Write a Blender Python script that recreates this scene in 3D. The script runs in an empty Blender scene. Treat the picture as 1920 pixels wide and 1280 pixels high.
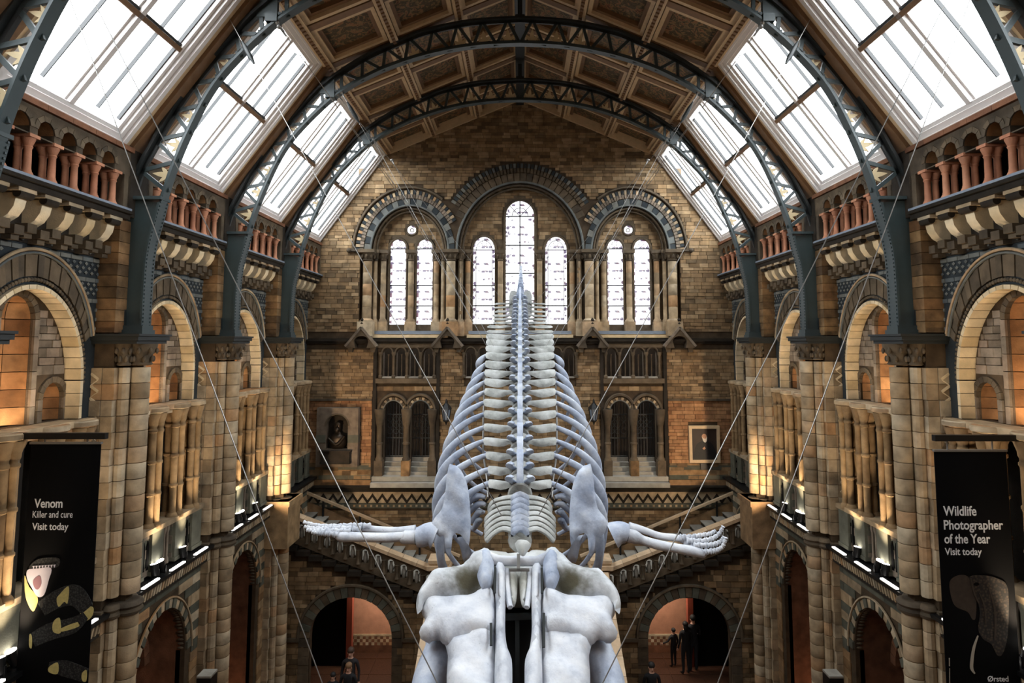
import bpy, bmesh, math, random
from math import sin, cos, pi, sqrt, atan, radians
from mathutils import Vector, Matrix, geometry
import numpy as np

random.seed(7)
sc = bpy.context.scene
COL = sc.collection

# ------------------------------------------------------------------ camera, world, exposure
F, PX, PY, TH, EZ = 1150.0, 975.0, 548.0, atan(.082), 10.6
cam = bpy.data.cameras.new('camera')
cam.sensor_width = 36; cam.lens = F / 1920 * 36
cam.shift_x = -(PX - 960) / 1920; cam.shift_y = -(640 - PY) / 1920
cam.clip_end = 200
cam_o = bpy.data.objects.new('camera', cam); COL.objects.link(cam_o)
cam_o.location = (0, 0, EZ); cam_o.rotation_euler = (pi / 2 + TH, 0, 0)
sc.camera = cam_o
world = bpy.data.worlds.new('overcast_sky'); sc.world = world; world.use_nodes = True
SKY, LANCET = 15.0, 1.8
wt = world.node_tree; wtc = wt.nodes.new('ShaderNodeTexCoord'); wsx = wt.nodes.new('ShaderNodeSeparateXYZ'); wcr = wt.nodes.new('ShaderNodeValToRGB')
wt.links.new(wtc.outputs['Generated'], wsx.inputs[0]); wt.links.new(wsx.outputs['Z'], wcr.inputs[0]); wt.links.new(wcr.outputs[0], wt.nodes['Background'].inputs[0])
wcr.color_ramp.elements[0].position = 0; wcr.color_ramp.elements[0].color = (.03, .03, .032, 1)      # dark roofs and ground below the horizon
wcr.color_ramp.elements[1].position = .06; wcr.color_ramp.elements[1].color = (.96, .98, 1, 1)         # even overcast above it
wt.nodes['Background'].inputs[1].default_value = SKY
vs = sc.view_settings
vs.view_transform = 'Standard'; vs.look = 'None'; vs.gamma = 1; vs.use_curve_mapping = False
vs.exposure = 0.04
cy = sc.cycles
cy.use_denoising = True
cy.max_bounces = 6; cy.diffuse_bounces = 2; cy.glossy_bounces = 2; cy.sample_clamp_indirect = 4


def ray(px, py):
    u = (px - PX) / F; v = (PY - py) / F; c, s = cos(TH), sin(TH)
    return Vector((u, c - v * s, s + v * c))


def at(px, py, Y):                       # the point of the place at depth Y behind a photograph pixel
    r = ray(px, py); p = r * (Y / r.y); p.z += EZ; return p


def onplane(px, py, Y0, z0, k):          # ... on a plane z = z0 + k (Y - Y0)
    r = ray(px, py); t = (z0 - k * Y0 - EZ) / (r.z - k * r.y); p = r * t; p.z += EZ; return p


# ------------------------------------------------------------------ object helpers
WL = {}


def tag(o, label=None, cat=None, group=None, kind=None):
    if label: o['label'] = label
    if cat: o['category'] = cat
    if group: o['group'] = group
    if kind: o['kind'] = kind
    return o


def empty(name, loc=(0, 0, 0), parent=None):
    o = bpy.data.objects.new(name, None); COL.objects.link(o)
    loc = Vector(loc)
    if parent: o.parent = parent; o.location = loc - WL[parent]
    else: o.location = loc
    o.empty_display_size = .1
    WL[o] = loc
    return o


class MB:
    def __init__(s): s.v = []; s.f = []

    def add(s, v, f):
        n = len(s.v); s.v += [tuple(p) for p in v]; s.f += [tuple(i + n for i in q) for q in f]
        return s

    def box(s, x0, x1, y0, y1, z0, z1):
        return s.add([(x, y, z) for x in (x0, x1) for y in (y0, y1) for z in (z0, z1)],
                     [(0, 1, 3, 2), (4, 6, 7, 5), (0, 4, 5, 1), (2, 3, 7, 6), (0, 2, 6, 4), (1, 5, 7, 3)])

    def obox(s, c, ax, ay, az):          # oriented box: centre and three half axes
        c, ax, ay, az = map(Vector, (c, ax, ay, az))
        return s.add([c + ax * i + ay * j + az * k for i in (-1, 1) for j in (-1, 1) for k in (-1, 1)],
                     [(0, 1, 3, 2), (4, 6, 7, 5), (0, 4, 5, 1), (2, 3, 7, 6), (0, 2, 6, 4), (1, 5, 7, 3)])

    def bar(s, p, q, w, h, up=(0, 1, 0)):   # rectangular bar from p to q
        p, q = Vector(p), Vector(q); d = q - p; up = Vector(up)
        a = d.cross(up)
        if a.length < 1e-6: a = d.cross(Vector((1, 0, 0)))
        a.normalize(); b = a.cross(d).normalized()
        return s.obox((p + q) / 2, d / 2, a * w / 2, b * h / 2)

    def prism(s, poly, d0, d1, plane):    # polygon extruded along the axis missing from plane
        n = len(poly)
        m = {'yz': lambda a, b, d: (d, a, b), 'xz': lambda a, b, d: (a, d, b), 'xy': lambda a, b, d: (a, b, d)}[plane]
        v = [m(a, b, d0) for a, b in poly] + [m(a, b, d1) for a, b in poly]
        f = [tuple(range(n)), tuple(range(2 * n - 1, n - 1, -1))] + [(i, (i + 1) % n, n + (i + 1) % n, n + i) for i in range(n)]
        return s.add(v, f)

    def plate(s, outer, holes, d0, d1, plane):   # flat plate with holes, extruded
        v2, f2, loops = cdt(outer, holes)
        m = {'yz': lambda a, b, d: (d, a, b), 'xz': lambda a, b, d: (a, d, b), 'xy': lambda a, b, d: (a, b, d)}[plane]
        n = len(v2)
        v = [m(a, b, d0) for a, b in v2] + [m(a, b, d1) for a, b in v2]
        f = [tuple(q) for q in f2] + [tuple(i + n for i in reversed(q)) for q in f2]
        cnt = {}
        for q in f2:
            for i in range(3):
                e = (q[i], q[(i + 1) % 3]); k = tuple(sorted(e)); cnt[k] = cnt.get(k, 0) + 1
        f += [(a, b, b + n, a + n) for (a, b), c in cnt.items() if c == 1]
        return s.add(v, f)

    def lathe(s, prof, c=(0, 0, 0), seg=12, a0=0, a1=2 * pi, cap=True):
        full = abs(a1 - a0 - 2 * pi) < 1e-6
        k = seg if full else seg + 1
        v = []
        for r, z in prof:
            for i in range(k):
                a = a0 + (a1 - a0) * i / seg; v.append((c[0] + r * cos(a), c[1] + r * sin(a), c[2] + z))
        f = []
        for j in range(len(prof) - 1):
            for i in range(seg):
                i2 = (i + 1) % k; f.append((j * k + i, j * k + i2, (j + 1) * k + i2, (j + 1) * k + i))
        if cap and full: f += [tuple(range(k - 1, -1, -1)), tuple(range((len(prof) - 1) * k, len(prof) * k))]
        return s.add(v, f)

    def tube(s, pts, rad, seg=8, flat=1.0, up=(0, 0, 1), smooth=0, twist=None):
        pts = [Vector(p) for p in pts]
        if not hasattr(rad, '__len__'): rad = [rad] * len(pts)
        if smooth: pts, rad = catmull(pts, rad, smooth)
        up = Vector(up); v = []; n = len(pts)
        for i, p in enumerate(pts):
            t = (pts[min(i + 1, n - 1)] - pts[max(i - 1, 0)])
            t = t.normalized() if t.length > 1e-9 else Vector((0, 0, 1))
            a = t.cross(up)
            if a.length < 1e-4: a = t.cross(Vector((.3, 1, .1)))
            a.normalize(); b = a.cross(t).normalized()
            for k in range(seg):
                an = 2 * pi * k / seg
                v.append(p + a * (cos(an) * rad[i]) + b * (sin(an) * rad[i] * flat))
        f = [(j * seg + k, j * seg + (k + 1) % seg, (j + 1) * seg + (k + 1) % seg, (j + 1) * seg + k) for j in range(n - 1) for k in range(seg)]
        f += [tuple(range(seg - 1, -1, -1)), tuple(range((n - 1) * seg, n * seg))]
        return s.add(v, f)

    def ball(s, c, r, seg=10, rings=7):
        if not hasattr(r, '__len__'): r = (r, r, r)
        v = [(c[0], c[1], c[2] + r[2])]
        for j in range(1, rings):
            a = pi * j / rings
            for i in range(seg):
                b = 2 * pi * i / seg; v.append((c[0] + r[0] * sin(a) * cos(b), c[1] + r[1] * sin(a) * sin(b), c[2] + r[2] * cos(a)))
        v.append((c[0], c[1], c[2] - r[2])); f = []
        for i in range(seg): f.append((0, 1 + i, 1 + (i + 1) % seg))
        for j in range(rings - 2):
            for i in range(seg):
                a = 1 + j * seg; f.append((a + i, a + seg + i, a + seg + (i + 1) % seg, a + (i + 1) % seg))
        l = len(v) - 1; a = 1 + (rings - 2) * seg
        for i in range(seg): f.append((l, a + (i + 1) % seg, a + i))
        return s.add(v, f)

    def mirrored(s):
        m = MB(); m.v = [(-x, y, z) for x, y, z in s.v]; m.f = [tuple(reversed(q)) for q in s.f]; return m


def catmull(pts, rad, n):
    P, R = [], []
    m = len(pts)
    for i in range(m - 1):
        p0, p1, p2, p3 = pts[max(i - 1, 0)], pts[i], pts[i + 1], pts[min(i + 2, m - 1)]
        for k in range(n):
            t = k / n; t2, t3 = t * t, t * t * t
            P.append(.5 * ((2 * p1) + (p2 - p0) * t + (2 * p0 - 5 * p1 + 4 * p2 - p3) * t2 + (3 * p1 - p0 - 3 * p2 + p3) * t3))
            R.append(rad[i] + (rad[i + 1] - rad[i]) * t)
    P.append(pts[-1]); R.append(rad[-1])
    return P, R


def inpoly(px, py, poly):
    x = np.asarray(px); y = np.asarray(py); r = np.zeros(x.shape, bool)
    n = len(poly)
    for i in range(n):
        x0, y0 = poly[i]; x1, y1 = poly[(i + 1) % n]
        if y0 == y1: continue
        c = ((y0 > y) != (y1 > y)) & (x < (x1 - x0) * (y - y0) / (y1 - y0) + x0)
        r ^= c
    return r


def cdt(outer, holes=(), extra=()):
    vs_, es = [], []
    for lp in [outer] + list(holes):
        n0 = len(vs_); vs_ += [Vector(p[:2]) for p in lp]
        es += [(n0 + i, n0 + (i + 1) % len(lp)) for i in range(len(lp))]
    vs_ += [Vector(p) for p in extra]
    ov, oe, of, *_ = geometry.delaunay_2d_cdt(vs_, es, [], 0, 1e-6)
    cx = np.array([sum(ov[i].x for i in q) / 3 for q in of]); cyy = np.array([sum(ov[i].y for i in q) / 3 for q in of])
    keep = inpoly(cx, cyy, outer)
    for h in holes: keep &= ~inpoly(cx, cyy, h)
    return [(p.x, p.y) for p in ov], [tuple(q) for q, k in zip(of, keep) if k], None


def to_mesh(name, mb, mats, sm=None):
    me = bpy.data.meshes.new(name)
    me.from_pydata(mb.v, [], mb.f)
    if len(mb.f) < 30000:
        b = bmesh.new(); b.from_mesh(me); bmesh.ops.recalc_face_normals(b, faces=b.faces); b.to_mesh(me); b.free()
    for m in (mats if isinstance(mats, (list, tuple)) else [mats]): me.materials.append(m)
    if sm is not None:
        me.shade_smooth()
        if sm < 180: me.set_sharp_from_angle(angle=radians(sm))
    return me


def recentre(mb):
    a = np.array(mb.v); c = (a.min(0) + a.max(0)) / 2
    mb.v = [tuple(p) for p in a - c]
    return Vector(c.tolist())


def obj(name, mb, mat, parent=None, sm=None, kind=None, label=None):
    c = recentre(mb)
    o = bpy.data.objects.new(name, to_mesh(name, mb, mat, sm)); COL.objects.link(o)
    WL[o] = c
    if parent: o.parent = parent; o.location = c - WL[parent]
    else: o.location = c
    if kind: o['kind'] = kind
    if label: o['label'] = label
    return o


class Proto:                              # a mesh with a place, set down many times
    def __init__(s, name, mb, mat, sm=None, kind=None):
        s.name = name; s.c = recentre(mb); s.me = to_mesh(name, mb, mat, sm); s.kind = kind


def put(p, parent, s=1, Y=0.0, name=None):
    o = bpy.data.objects.new(name or p.name, p.me); COL.objects.link(o)
    w = Vector((s * p.c.x, Y + p.c.y, p.c.z)); WL[o] = w
    o.parent = parent; o.location = w - WL[parent]
    if s < 0: o.scale = (-1, 1, 1)
    if p.kind: o['kind'] = p.kind
    return o


UNIT = {}


def unit_box(name, mat):
    if (name, mat) not in UNIT:
        UNIT[(name, mat)] = to_mesh(name, MB().box(-.5, .5, -.5, .5, -.5, .5), mat)
    return UNIT[(name, mat)]


def ubox(name, mat, parent, c, d):
    o = bpy.data.objects.new(name, unit_box(name, mat)); COL.objects.link(o)
    o.parent = parent; o.location = Vector(c) - WL[parent]; o.scale = d
    return o


# ------------------------------------------------------------------ materials
def nt(name):
    m = bpy.data.materials.new(name); m.use_nodes = True
    return m, m.node_tree.nodes, m.node_tree.links, m.node_tree.nodes['Principled BSDF']


def lin(c): return tuple(((x / 255 + .055) / 1.055) ** 2.4 if x > 10 else x / 255 / 12.92 for x in c) + (1,)


def masonry(name, cols, nscale=4, wear=.45, bump=.25, rough=.85, spec=.25, grain=40):
    m, N, L, B = nt(name)
    g = N.new('ShaderNodeNewGeometry'); oi = N.new('ShaderNodeObjectInfo')
    ad = N.new('ShaderNodeMath'); ad.operation = 'ADD'; fr = N.new('ShaderNodeMath'); fr.operation = 'FRACT'
    L.new(g.outputs['Random Per Island'], ad.inputs[0]); L.new(oi.outputs['Random'], ad.inputs[1]); L.new(ad.outputs[0], fr.inputs[0])
    cr = N.new('ShaderNodeValToRGB'); L.new(fr.outputs[0], cr.inputs[0])
    e = cr.color_ramp.elements
    while len(e) < len(cols): e.new(.5)
    for i, c in enumerate(cols): e[i].position = i / max(1, len(cols) - 1); e[i].color = lin(c)
    tc = N.new('ShaderNodeTexCoord')
    no = N.new('ShaderNodeTexNoise'); no.inputs['Scale'].default_value = nscale; no.inputs['Detail'].default_value = 6
    L.new(g.outputs['Position'], no.inputs['Vector'])
    mr = N.new('ShaderNodeMapRange'); mr.inputs['From Min'].default_value = .3; mr.inputs['From Max'].default_value = .7
    mr.inputs['To Min'].default_value = 1 - wear; mr.inputs['To Max'].default_value = 1.1
    L.new(no.outputs['Fac'], mr.inputs['Value'])
    mx = N.new('ShaderNodeMix'); mx.data_type = 'RGBA'; mx.blend_type = 'MULTIPLY'; mx.inputs['Factor'].default_value = 1
    L.new(cr.outputs['Color'], mx.inputs['A']); L.new(mr.outputs['Result'], mx.inputs['B'])
    L.new(mx.outputs['Result'], B.inputs['Base Color'])
    n2 = N.new('ShaderNodeTexNoise'); n2.inputs['Scale'].default_value = grain; n2.inputs['Detail'].default_value = 4
    L.new(g.outputs['Position'], n2.inputs['Vector'])
    bp = N.new('ShaderNodeBump'); bp.inputs['Strength'].default_value = bump; bp.inputs['Distance'].default_value = .02
    L.new(n2.outputs['Fac'], bp.inputs['Height']); L.new(bp.outputs['Normal'], B.inputs['Normal'])
    B.inputs['Roughness'].default_value = rough; B.inputs['Specular IOR Level'].default_value = spec
    return m


def plain(name, c, rough=.6, metal=0, spec=.5, noise=.15, ns=8):
    m, N, L, B = nt(name)
    g = N.new('ShaderNodeNewGeometry'); no = N.new('ShaderNodeTexNoise'); no.inputs['Scale'].default_value = ns; no.inputs['Detail'].default_value = 5
    L.new(g.outputs['Position'], no.inputs['Vector'])
    mx = N.new('ShaderNodeMix'); mx.data_type = 'RGBA'
    a = lin(c); mx.inputs['A'].default_value = tuple(x * (1 - noise) for x in a[:3]) + (1,); mx.inputs['B'].default_value = tuple(min(1, x * (1 + noise)) for x in a[:3]) + (1,)
    L.new(no.outputs['Fac'], mx.inputs['Factor']); L.new(mx.outputs['Result'], B.inputs['Base Color'])
    B.inputs['Roughness'].default_value = rough; B.inputs['Metallic'].default_value = metal; B.inputs['Specular IOR Level'].default_value = spec
    return m


def glow(name, c, s):
    m, N, L, B = nt(name)
    B.inputs['Base Color'].default_value = (.8, .8, .8, 1); B.inputs['Roughness'].default_value = .3
    B.inputs['Emission Color'].default_value = tuple(c) + (1,); B.inputs['Emission Strength'].default_value = s
    return m


def bone_mat(name, c1, c2, c3, ns=3.0):
    m, N, L, B = nt(name)
    g = N.new('ShaderNodeNewGeometry'); oi = N.new('ShaderNodeObjectInfo')
    no = N.new('ShaderNodeTexNoise'); no.inputs['Scale'].default_value = ns; no.inputs['Detail'].default_value = 7; no.inputs['Roughness'].default_value = .62
    L.new(g.outputs['Position'], no.inputs['Vector'])
    cr = N.new('ShaderNodeValToRGB'); e = cr.color_ramp.elements; e.new(.5)
    for el, p, c in zip(e, (.32, .5, .66), (c1, c2, c3)): el.position = p; el.color = lin(c)
    L.new(no.outputs['Fac'], cr.inputs[0])
    n3 = N.new('ShaderNodeTexNoise'); n3.inputs['Scale'].default_value = 22; n3.inputs['Detail'].default_value = 3
    L.new(g.outputs['Position'], n3.inputs['Vector'])
    mr = N.new('ShaderNodeMapRange'); mr.inputs['From Min'].default_value = .22; mr.inputs['From Max'].default_value = .33; mr.inputs['To Min'].default_value = .7; mr.inputs['To Max'].default_value = 1
    L.new(n3.outputs['Fac'], mr.inputs['Value'])
    mx = N.new('ShaderNodeMix'); mx.data_type = 'RGBA'; mx.blend_type = 'MULTIPLY'; mx.inputs['Factor'].default_value = 1
    L.new(cr.outputs['Color'], mx.inputs['A']); L.new(mr.outputs['Result'], mx.inputs['B']); L.new(mx.outputs['Result'], B.inputs['Base Color'])
    bp = N.new('ShaderNodeBump'); bp.inputs['Strength'].default_value = .35; bp.inputs['Distance'].default_value = .03
    n2 = N.new('ShaderNodeTexNoise'); n2.inputs['Scale'].default_value = 14; n2.inputs['Detail'].default_value = 6
    L.new(g.outputs['Position'], n2.inputs['Vector'])
    L.new(n2.outputs['Fac'], bp.inputs['Height']); L.new(bp.outputs['Normal'], B.inputs['Normal'])
    B.inputs['Roughness'].default_value = .55; B.inputs['Specular IOR Level'].default_value = .3
    return m


M = {}
M['buff'] = masonry('buff_terracotta', [(120, 92, 62), (168, 132, 92), (150, 118, 86), (186, 156, 116), (138, 104, 70)])
M['buff_dark'] = masonry('mortar', [(76, 62, 46), (84, 68, 50)])
M['pale'] = masonry('pale_terracotta', [(176, 150, 116), (196, 172, 138), (150, 128, 100), (205, 186, 156), (184, 140, 96)])
M['cream'] = masonry('cream_terracotta', [(218, 194, 154), (232, 212, 178), (206, 180, 138)], wear=.25)
M['grey'] = masonry('grey_stone', [(120, 108, 94), (142, 128, 112), (100, 88, 74), (155, 136, 118)])
M['greybrown'] = masonry('carved_stone', [(92, 80, 64), (112, 96, 76), (80, 70, 58)])
M['slate'] = masonry('slate_tile', [(46, 52, 55), (56, 61, 63), (40, 46, 50)], wear=.3)
M['slate2'] = masonry('slate_light_tile', [(104, 108, 106), (128, 126, 116), (86, 92, 94)], wear=.3)
M['green'] = masonry('green_grey_stone', [(88, 88, 76), (104, 102, 88), (78, 80, 70)], wear=.3)
M['orange'] = masonry('orange_terracotta', [(160, 112, 70), (184, 132, 86), (128, 88, 54), (200, 152, 104)])
M['rust'] = masonry('red_terracotta', [(120, 80, 58), (136, 92, 66), (104, 70, 50)])
M['golden'] = masonry('golden_stone', [(104, 82, 58), (148, 116, 78), (84, 66, 48), (166, 130, 90), (120, 86, 56)], wear=.6)
M['brick'] = masonry('buff_brick', [(122, 98, 70), (160, 130, 94), (100, 82, 60), (178, 150, 114), (138, 110, 78)])
M['brick_o'] = masonry('orange_brick', [(162, 118, 82), (190, 144, 102), (140, 98, 66), (178, 130, 90)])
M['salmon'] = masonry('salmon_column', [(190, 128, 96), (204, 144, 110), (176, 116, 86)], wear=.3, rough=.6)
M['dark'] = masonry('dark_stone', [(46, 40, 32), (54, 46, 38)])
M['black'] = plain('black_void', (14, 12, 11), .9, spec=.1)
M['lead'] = plain('blue_grey_lead_sheet', (126, 136, 150), .5)
M['iron'] = plain('blue_green_iron_paint', (54, 66, 68), .42, spec=.5)
M['iron_d'] = plain('dark_iron', (34, 38, 38), .5)
M['blackmetal'] = plain('black_metal', (16, 16, 17), .4)
M['gold'] = plain('gilded_leaf', (206, 186, 146), .5, metal=.1)
M['oak'] = plain('oak_timber', (120, 90, 62), .6, noise=.3)
M['oak_l'] = plain('painted_tan_timber', (204, 176, 138), .6, noise=.2)
M['white'] = plain('white_window_paint', (226, 220, 216), .5, noise=.05)
def clear_glass():
    m, N, L, B = nt('skylight_glass'); t = N.new('ShaderNodeBsdfTransparent'); t.inputs[0].default_value = (.94, .96, .97, 1)
    g = N.new('ShaderNodeBsdfGlossy'); g.inputs['Roughness'].default_value = .05; mx = N.new('ShaderNodeMixShader'); mx.inputs[0].default_value = .05
    L.new(t.outputs[0], mx.inputs[1]); L.new(g.outputs[0], mx.inputs[2]); L.new(mx.outputs[0], N['Material Output'].inputs[0]); return m


M['pane'] = clear_glass()
M['bone'] = bone_mat('white_bone', (178, 184, 196), (216, 220, 228), (232, 234, 238))
M['bone_b'] = bone_mat('blue_grey_bone', (150, 162, 186), (188, 198, 216), (216, 222, 232))
M['bone_g'] = bone_mat('grey_bone', (140, 142, 138), (184, 186, 182), (208, 210, 208))
M['bone_s'] = bone_mat('stained_bone', (112, 110, 92), (186, 186, 178), (226, 228, 228), 1.6)
M['steel'] = plain('steel_cable', (150, 148, 144), .35, metal=.6)
M['floor'] = masonry('brown_mosaic_floor', [(84, 56, 42), (92, 62, 46)], nscale=30, wear=.4, rough=.45)
M['terracotta_wall'] = masonry('terracotta_plaster', [(182, 132, 104), (188, 138, 110)], wear=.15)
M['redpaint'] = plain('red_painted_pillar', (136, 62, 42), .6)
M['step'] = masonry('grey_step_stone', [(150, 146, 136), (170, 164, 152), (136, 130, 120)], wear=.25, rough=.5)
M['coping'] = masonry('pale_coping_stone', [(206, 176, 142), (218, 190, 156), (196, 166, 132)], wear=.2, rough=.5)
M['cloth'] = plain('black_banner_cloth', (9, 9, 11), .8, spec=.1)
M['ink'] = glow('white_print', (1, 1, 1), 0.0); M['ink'].node_tree.nodes['Principled BSDF'].inputs['Base Color'].default_value = (.9, .9, .9, 1)
M['skin'] = plain('skin', (206, 160, 136), .5)
M['led'] = glow('led_tube', (1, .96, .9), 5)
M['lens'] = glow('lamp_lens', (1, .93, .82), 20)
M['bronze'] = plain('dark_bronze', (58, 50, 42), .35, metal=.8, noise=.4)


def painted_panel():
    m, N, L, B = nt('painted_ceiling_panel')
    g = N.new('ShaderNodeNewGeometry'); oi = N.new('ShaderNodeObjectInfo')
    ad = N.new('ShaderNodeVectorMath'); ad.operation = 'ADD'; L.new(g.outputs['Position'], ad.inputs[0]); L.new(oi.outputs['Random'], ad.inputs[1])
    vo = N.new('ShaderNodeTexNoise'); vo.inputs['Scale'].default_value = 5.5; vo.inputs['Detail'].default_value = 3; vo.inputs['Distortion'].default_value = 1.6
    L.new(ad.outputs[0], vo.inputs['Vector'])
    cr = N.new('ShaderNodeValToRGB'); e = cr.color_ramp.elements
    for _ in range(3): e.new(.5)
    for el, p, c in zip(e, (.38, .46, .54, .6, .68), ((84, 70, 50), (58, 52, 36), (128, 106, 72), (140, 94, 62), (70, 48, 36))): el.position = p; el.color = lin(c)
    L.new(vo.outputs['Fac'], cr.inputs[0]); L.new(cr.outputs[0], B.inputs['Base Color']); B.inputs['Roughness'].default_value = .7
    return m


M['panel'] = painted_panel()


def stained():
    m, N, L, B = nt('stained_glass')
    tc = N.new('ShaderNodeTexCoord'); sx = N.new('ShaderNodeSeparateXYZ'); L.new(tc.outputs['Object'], sx.inputs[0])
    vo = N.new('ShaderNodeTexVoronoi'); vo.inputs['Scale'].default_value = 6.5; L.new(tc.outputs['Object'], vo.inputs['Vector'])
    a = N.new('ShaderNodeMath'); a.operation = 'ABSOLUTE'; L.new(sx.outputs['X'], a.inputs[0])
    attr = N.new('ShaderNodeAttribute'); attr.attribute_type = 'OBJECT'; attr.attribute_name = 'half_width'
    d = N.new('ShaderNodeMath'); d.operation = 'DIVIDE'; L.new(a.outputs[0], d.inputs[0]); L.new(attr.outputs['Fac'], d.inputs[1])
    ed = N.new('ShaderNodeMapRange'); ed.inputs['From Min'].default_value = .68; ed.inputs['From Max'].default_value = .76; L.new(d.outputs[0], ed.inputs['Value'])
    ct = N.new('ShaderNodeMapRange'); ct.inputs['From Min'].default_value = .5; ct.inputs['From Max'].default_value = .4; L.new(vo.outputs['Distance'], ct.inputs['Value'])
    w = N.new('ShaderNodeTexWave'); w.bands_direction = 'Z'; w.inputs['Scale'].default_value = 1.1; w.inputs['Distortion'].default_value = 0; L.new(tc.outputs['Object'], w.inputs['Vector'])
    wb = N.new('ShaderNodeMapRange'); wb.inputs['From Min'].default_value = .7; wb.inputs['From Max'].default_value = .9; L.new(w.outputs['Fac'], wb.inputs['Value'])
    mxm = N.new('ShaderNodeMath'); mxm.operation = 'MAXIMUM'; L.new(ed.outputs['Result'], mxm.inputs[0]); L.new(wb.outputs['Result'], mxm.inputs[1])
    mu = N.new('ShaderNodeMath'); mu.operation = 'MULTIPLY'; L.new(ct.outputs['Result'], mu.inputs[0]); L.new(mxm.outputs[0], mu.inputs[1])
    cr = N.new('ShaderNodeValToRGB'); e = cr.color_ramp.elements; e.new(.5)
    for el, p, c in zip(e, (0, .5, 1), ((.12, .03, .06), (.03, .03, .06), (.1, .06, .14))): el.position = p; el.color = c + (1,)
    L.new(vo.outputs['Color'], cr.inputs[0])
    mx = N.new('ShaderNodeMix'); mx.data_type = 'RGBA'; mx.inputs['A'].default_value = (.97, .97, 1, 1); L.new(cr.outputs[0], mx.inputs['B']); L.new(mu.outputs[0], mx.inputs['Factor'])
    L.new(mx.outputs['Result'], B.inputs['Emission Color']); B.inputs['Emission Strength'].default_value = LANCET
    B.inputs['Base Color'].default_value = (.5, .5, .5, 1); B.inputs['Roughness'].default_value = .2
    return m


M['stained'] = stained()


def diaper(name, c, sc_=16):
    m = masonry(name, c); N, L = m.node_tree.nodes, m.node_tree.links; B = N['Principled BSDF']
    tc = N.new('ShaderNodeTexCoord'); mp = N.new('ShaderNodeMapping'); mp.inputs['Rotation'].default_value = (radians(45), radians(30), radians(45)); L.new(tc.outputs['Object'], mp.inputs[0])
    ch = N.new('ShaderNodeTexChecker'); ch.inputs['Scale'].default_value = sc_; L.new(mp.outputs[0], ch.inputs['Vector'])
    bp = N.new('ShaderNodeBump'); bp.inputs['Strength'].default_value = .9; bp.inputs['Distance'].default_value = .02
    L.new(ch.outputs['Fac'], bp.inputs['Height']); L.new(bp.outputs['Normal'], B.inputs['Normal'])
    return m


M['diaper'] = diaper('diapered_shaft', [(150, 122, 86), (168, 138, 100), (130, 104, 74)])


def arch_pts(cx, cz, a, b, n=24, t0=0, t1=pi):   # from +x round to -x
    return [(cx + a * cos(t0 + (t1 - t0) * i / n), cz + b * sin(t0 + (t1 - t0) * i / n)) for i in range(n + 1)]


def arch_hole(cx, z0, cz, a, b, n=20):
    return [(cx + a, z0)] + arch_pts(cx, cz, a, b, n) + [(cx - a, z0)]


def sector(mb, c, a0, b0, a1, b1, t0, t1, d0, d1, plane, n=2, gap=.004):
    cx, cz = c
    t0 += gap; t1 -= gap
    p = [(cx + a0 * cos(t), cz + b0 * sin(t)) for t in [t0 + (t1 - t0) * i / n for i in range(n + 1)]]
    q = [(cx + a1 * cos(t), cz + b1 * sin(t)) for t in [t1 - (t1 - t0) * i / n for i in range(n + 1)]]
    return mb.prism(p + q, d0, d1, plane)


def arc_tube(mb, c, a, b, r, d, plane, t0=0, t1=pi, n=28, seg=6):
    cx, cz = c
    pts = [(cx + a * cos(t), cz + b * sin(t)) for t in [t0 + (t1 - t0) * i / n for i in range(n + 1)]]
    pts = [(d, u, w) if plane == 'yz' else (u, d, w) for u, w in pts]
    return mb.tube(pts, r, seg, up=(1, 0, 0) if plane == 'yz' else (0, 1, 0))


def courses(x0, x1, z0, z1, ch, l0, l1, blocked, gap=.012):
    """rectangles of coursed masonry; blocked(xs, zs) tells which points are not wall"""
    out = []; z = z0; r = 0
    while z < z1 - .02:
        h = min(ch * random.choice((.8, 1, 1, 1.25)), z1 - z)
        x = x0 - random.random() * l0
        while x < x1:
            l = random.uniform(l0, l1); a, b = max(x, x0), min(x + l, x1)
            if b - a > .05:
                # shrink from either side until clear of the openings
                for _ in range(13):
                    xs = np.array([a, (a + b) / 2, b] * 3); zs = np.array([z] * 3 + [z + h / 2] * 3 + [z + h] * 3)
                    k = blocked(xs, zs)
                    if not k.any(): break
                    kl, km, kr = k[[0, 3, 6]].any(), k[[1, 4, 7]].any(), k[[2, 5, 8]].any()
                    if (kl and kr) or (km and not kl and not kr): a = b; break
                    if km:
                        if kl: a = (a + b) / 2
                        else: b = (a + b) / 2
                        continue
                    if k[[0, 3, 6]].any(): a += (b - a) * .1
                    else: b -= (b - a) * .1
                else: a = b
                if b - a > .06: out.append((a + gap / 2, b - gap / 2, z + gap / 2, z + h - gap / 2))
            x += l
        z += h; r += 1
    return out


def lay(rects, parent, mat, plane, d, proud=.03, name='brick', limit=300, score=None, jit=.012, s=1):
    """lay masonry rectangles: the largest `limit` as objects, the others as one joined part"""
    rects = sorted(rects, key=score or (lambda q: -(q[1] - q[0]) * (q[3] - q[2])))
    rest = MB()
    for i, (a, b, z0, z1) in enumerate(rects):
        p = proud + random.uniform(-jit, jit)
        if plane == 'xz': c, dm = ((a + b) / 2, d - p / 2 + .02, (z0 + z1) / 2), (b - a, p + .04, z1 - z0)
        else: c, dm = (d - s * (p / 2 - .02), (a + b) / 2, (z0 + z1) / 2), (p + .04, b - a, z1 - z0)
        if i < limit: ubox(name, mat, parent, c, dm)
        else: rest.box(c[0] - dm[0] / 2, c[0] + dm[0] / 2, c[1] - dm[1] / 2, c[1] + dm[1] / 2, c[2] - dm[2] / 2, c[2] + dm[2] / 2)
    if rest.v: obj(name + 'work', rest, mat, parent, kind='stuff')

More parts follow.
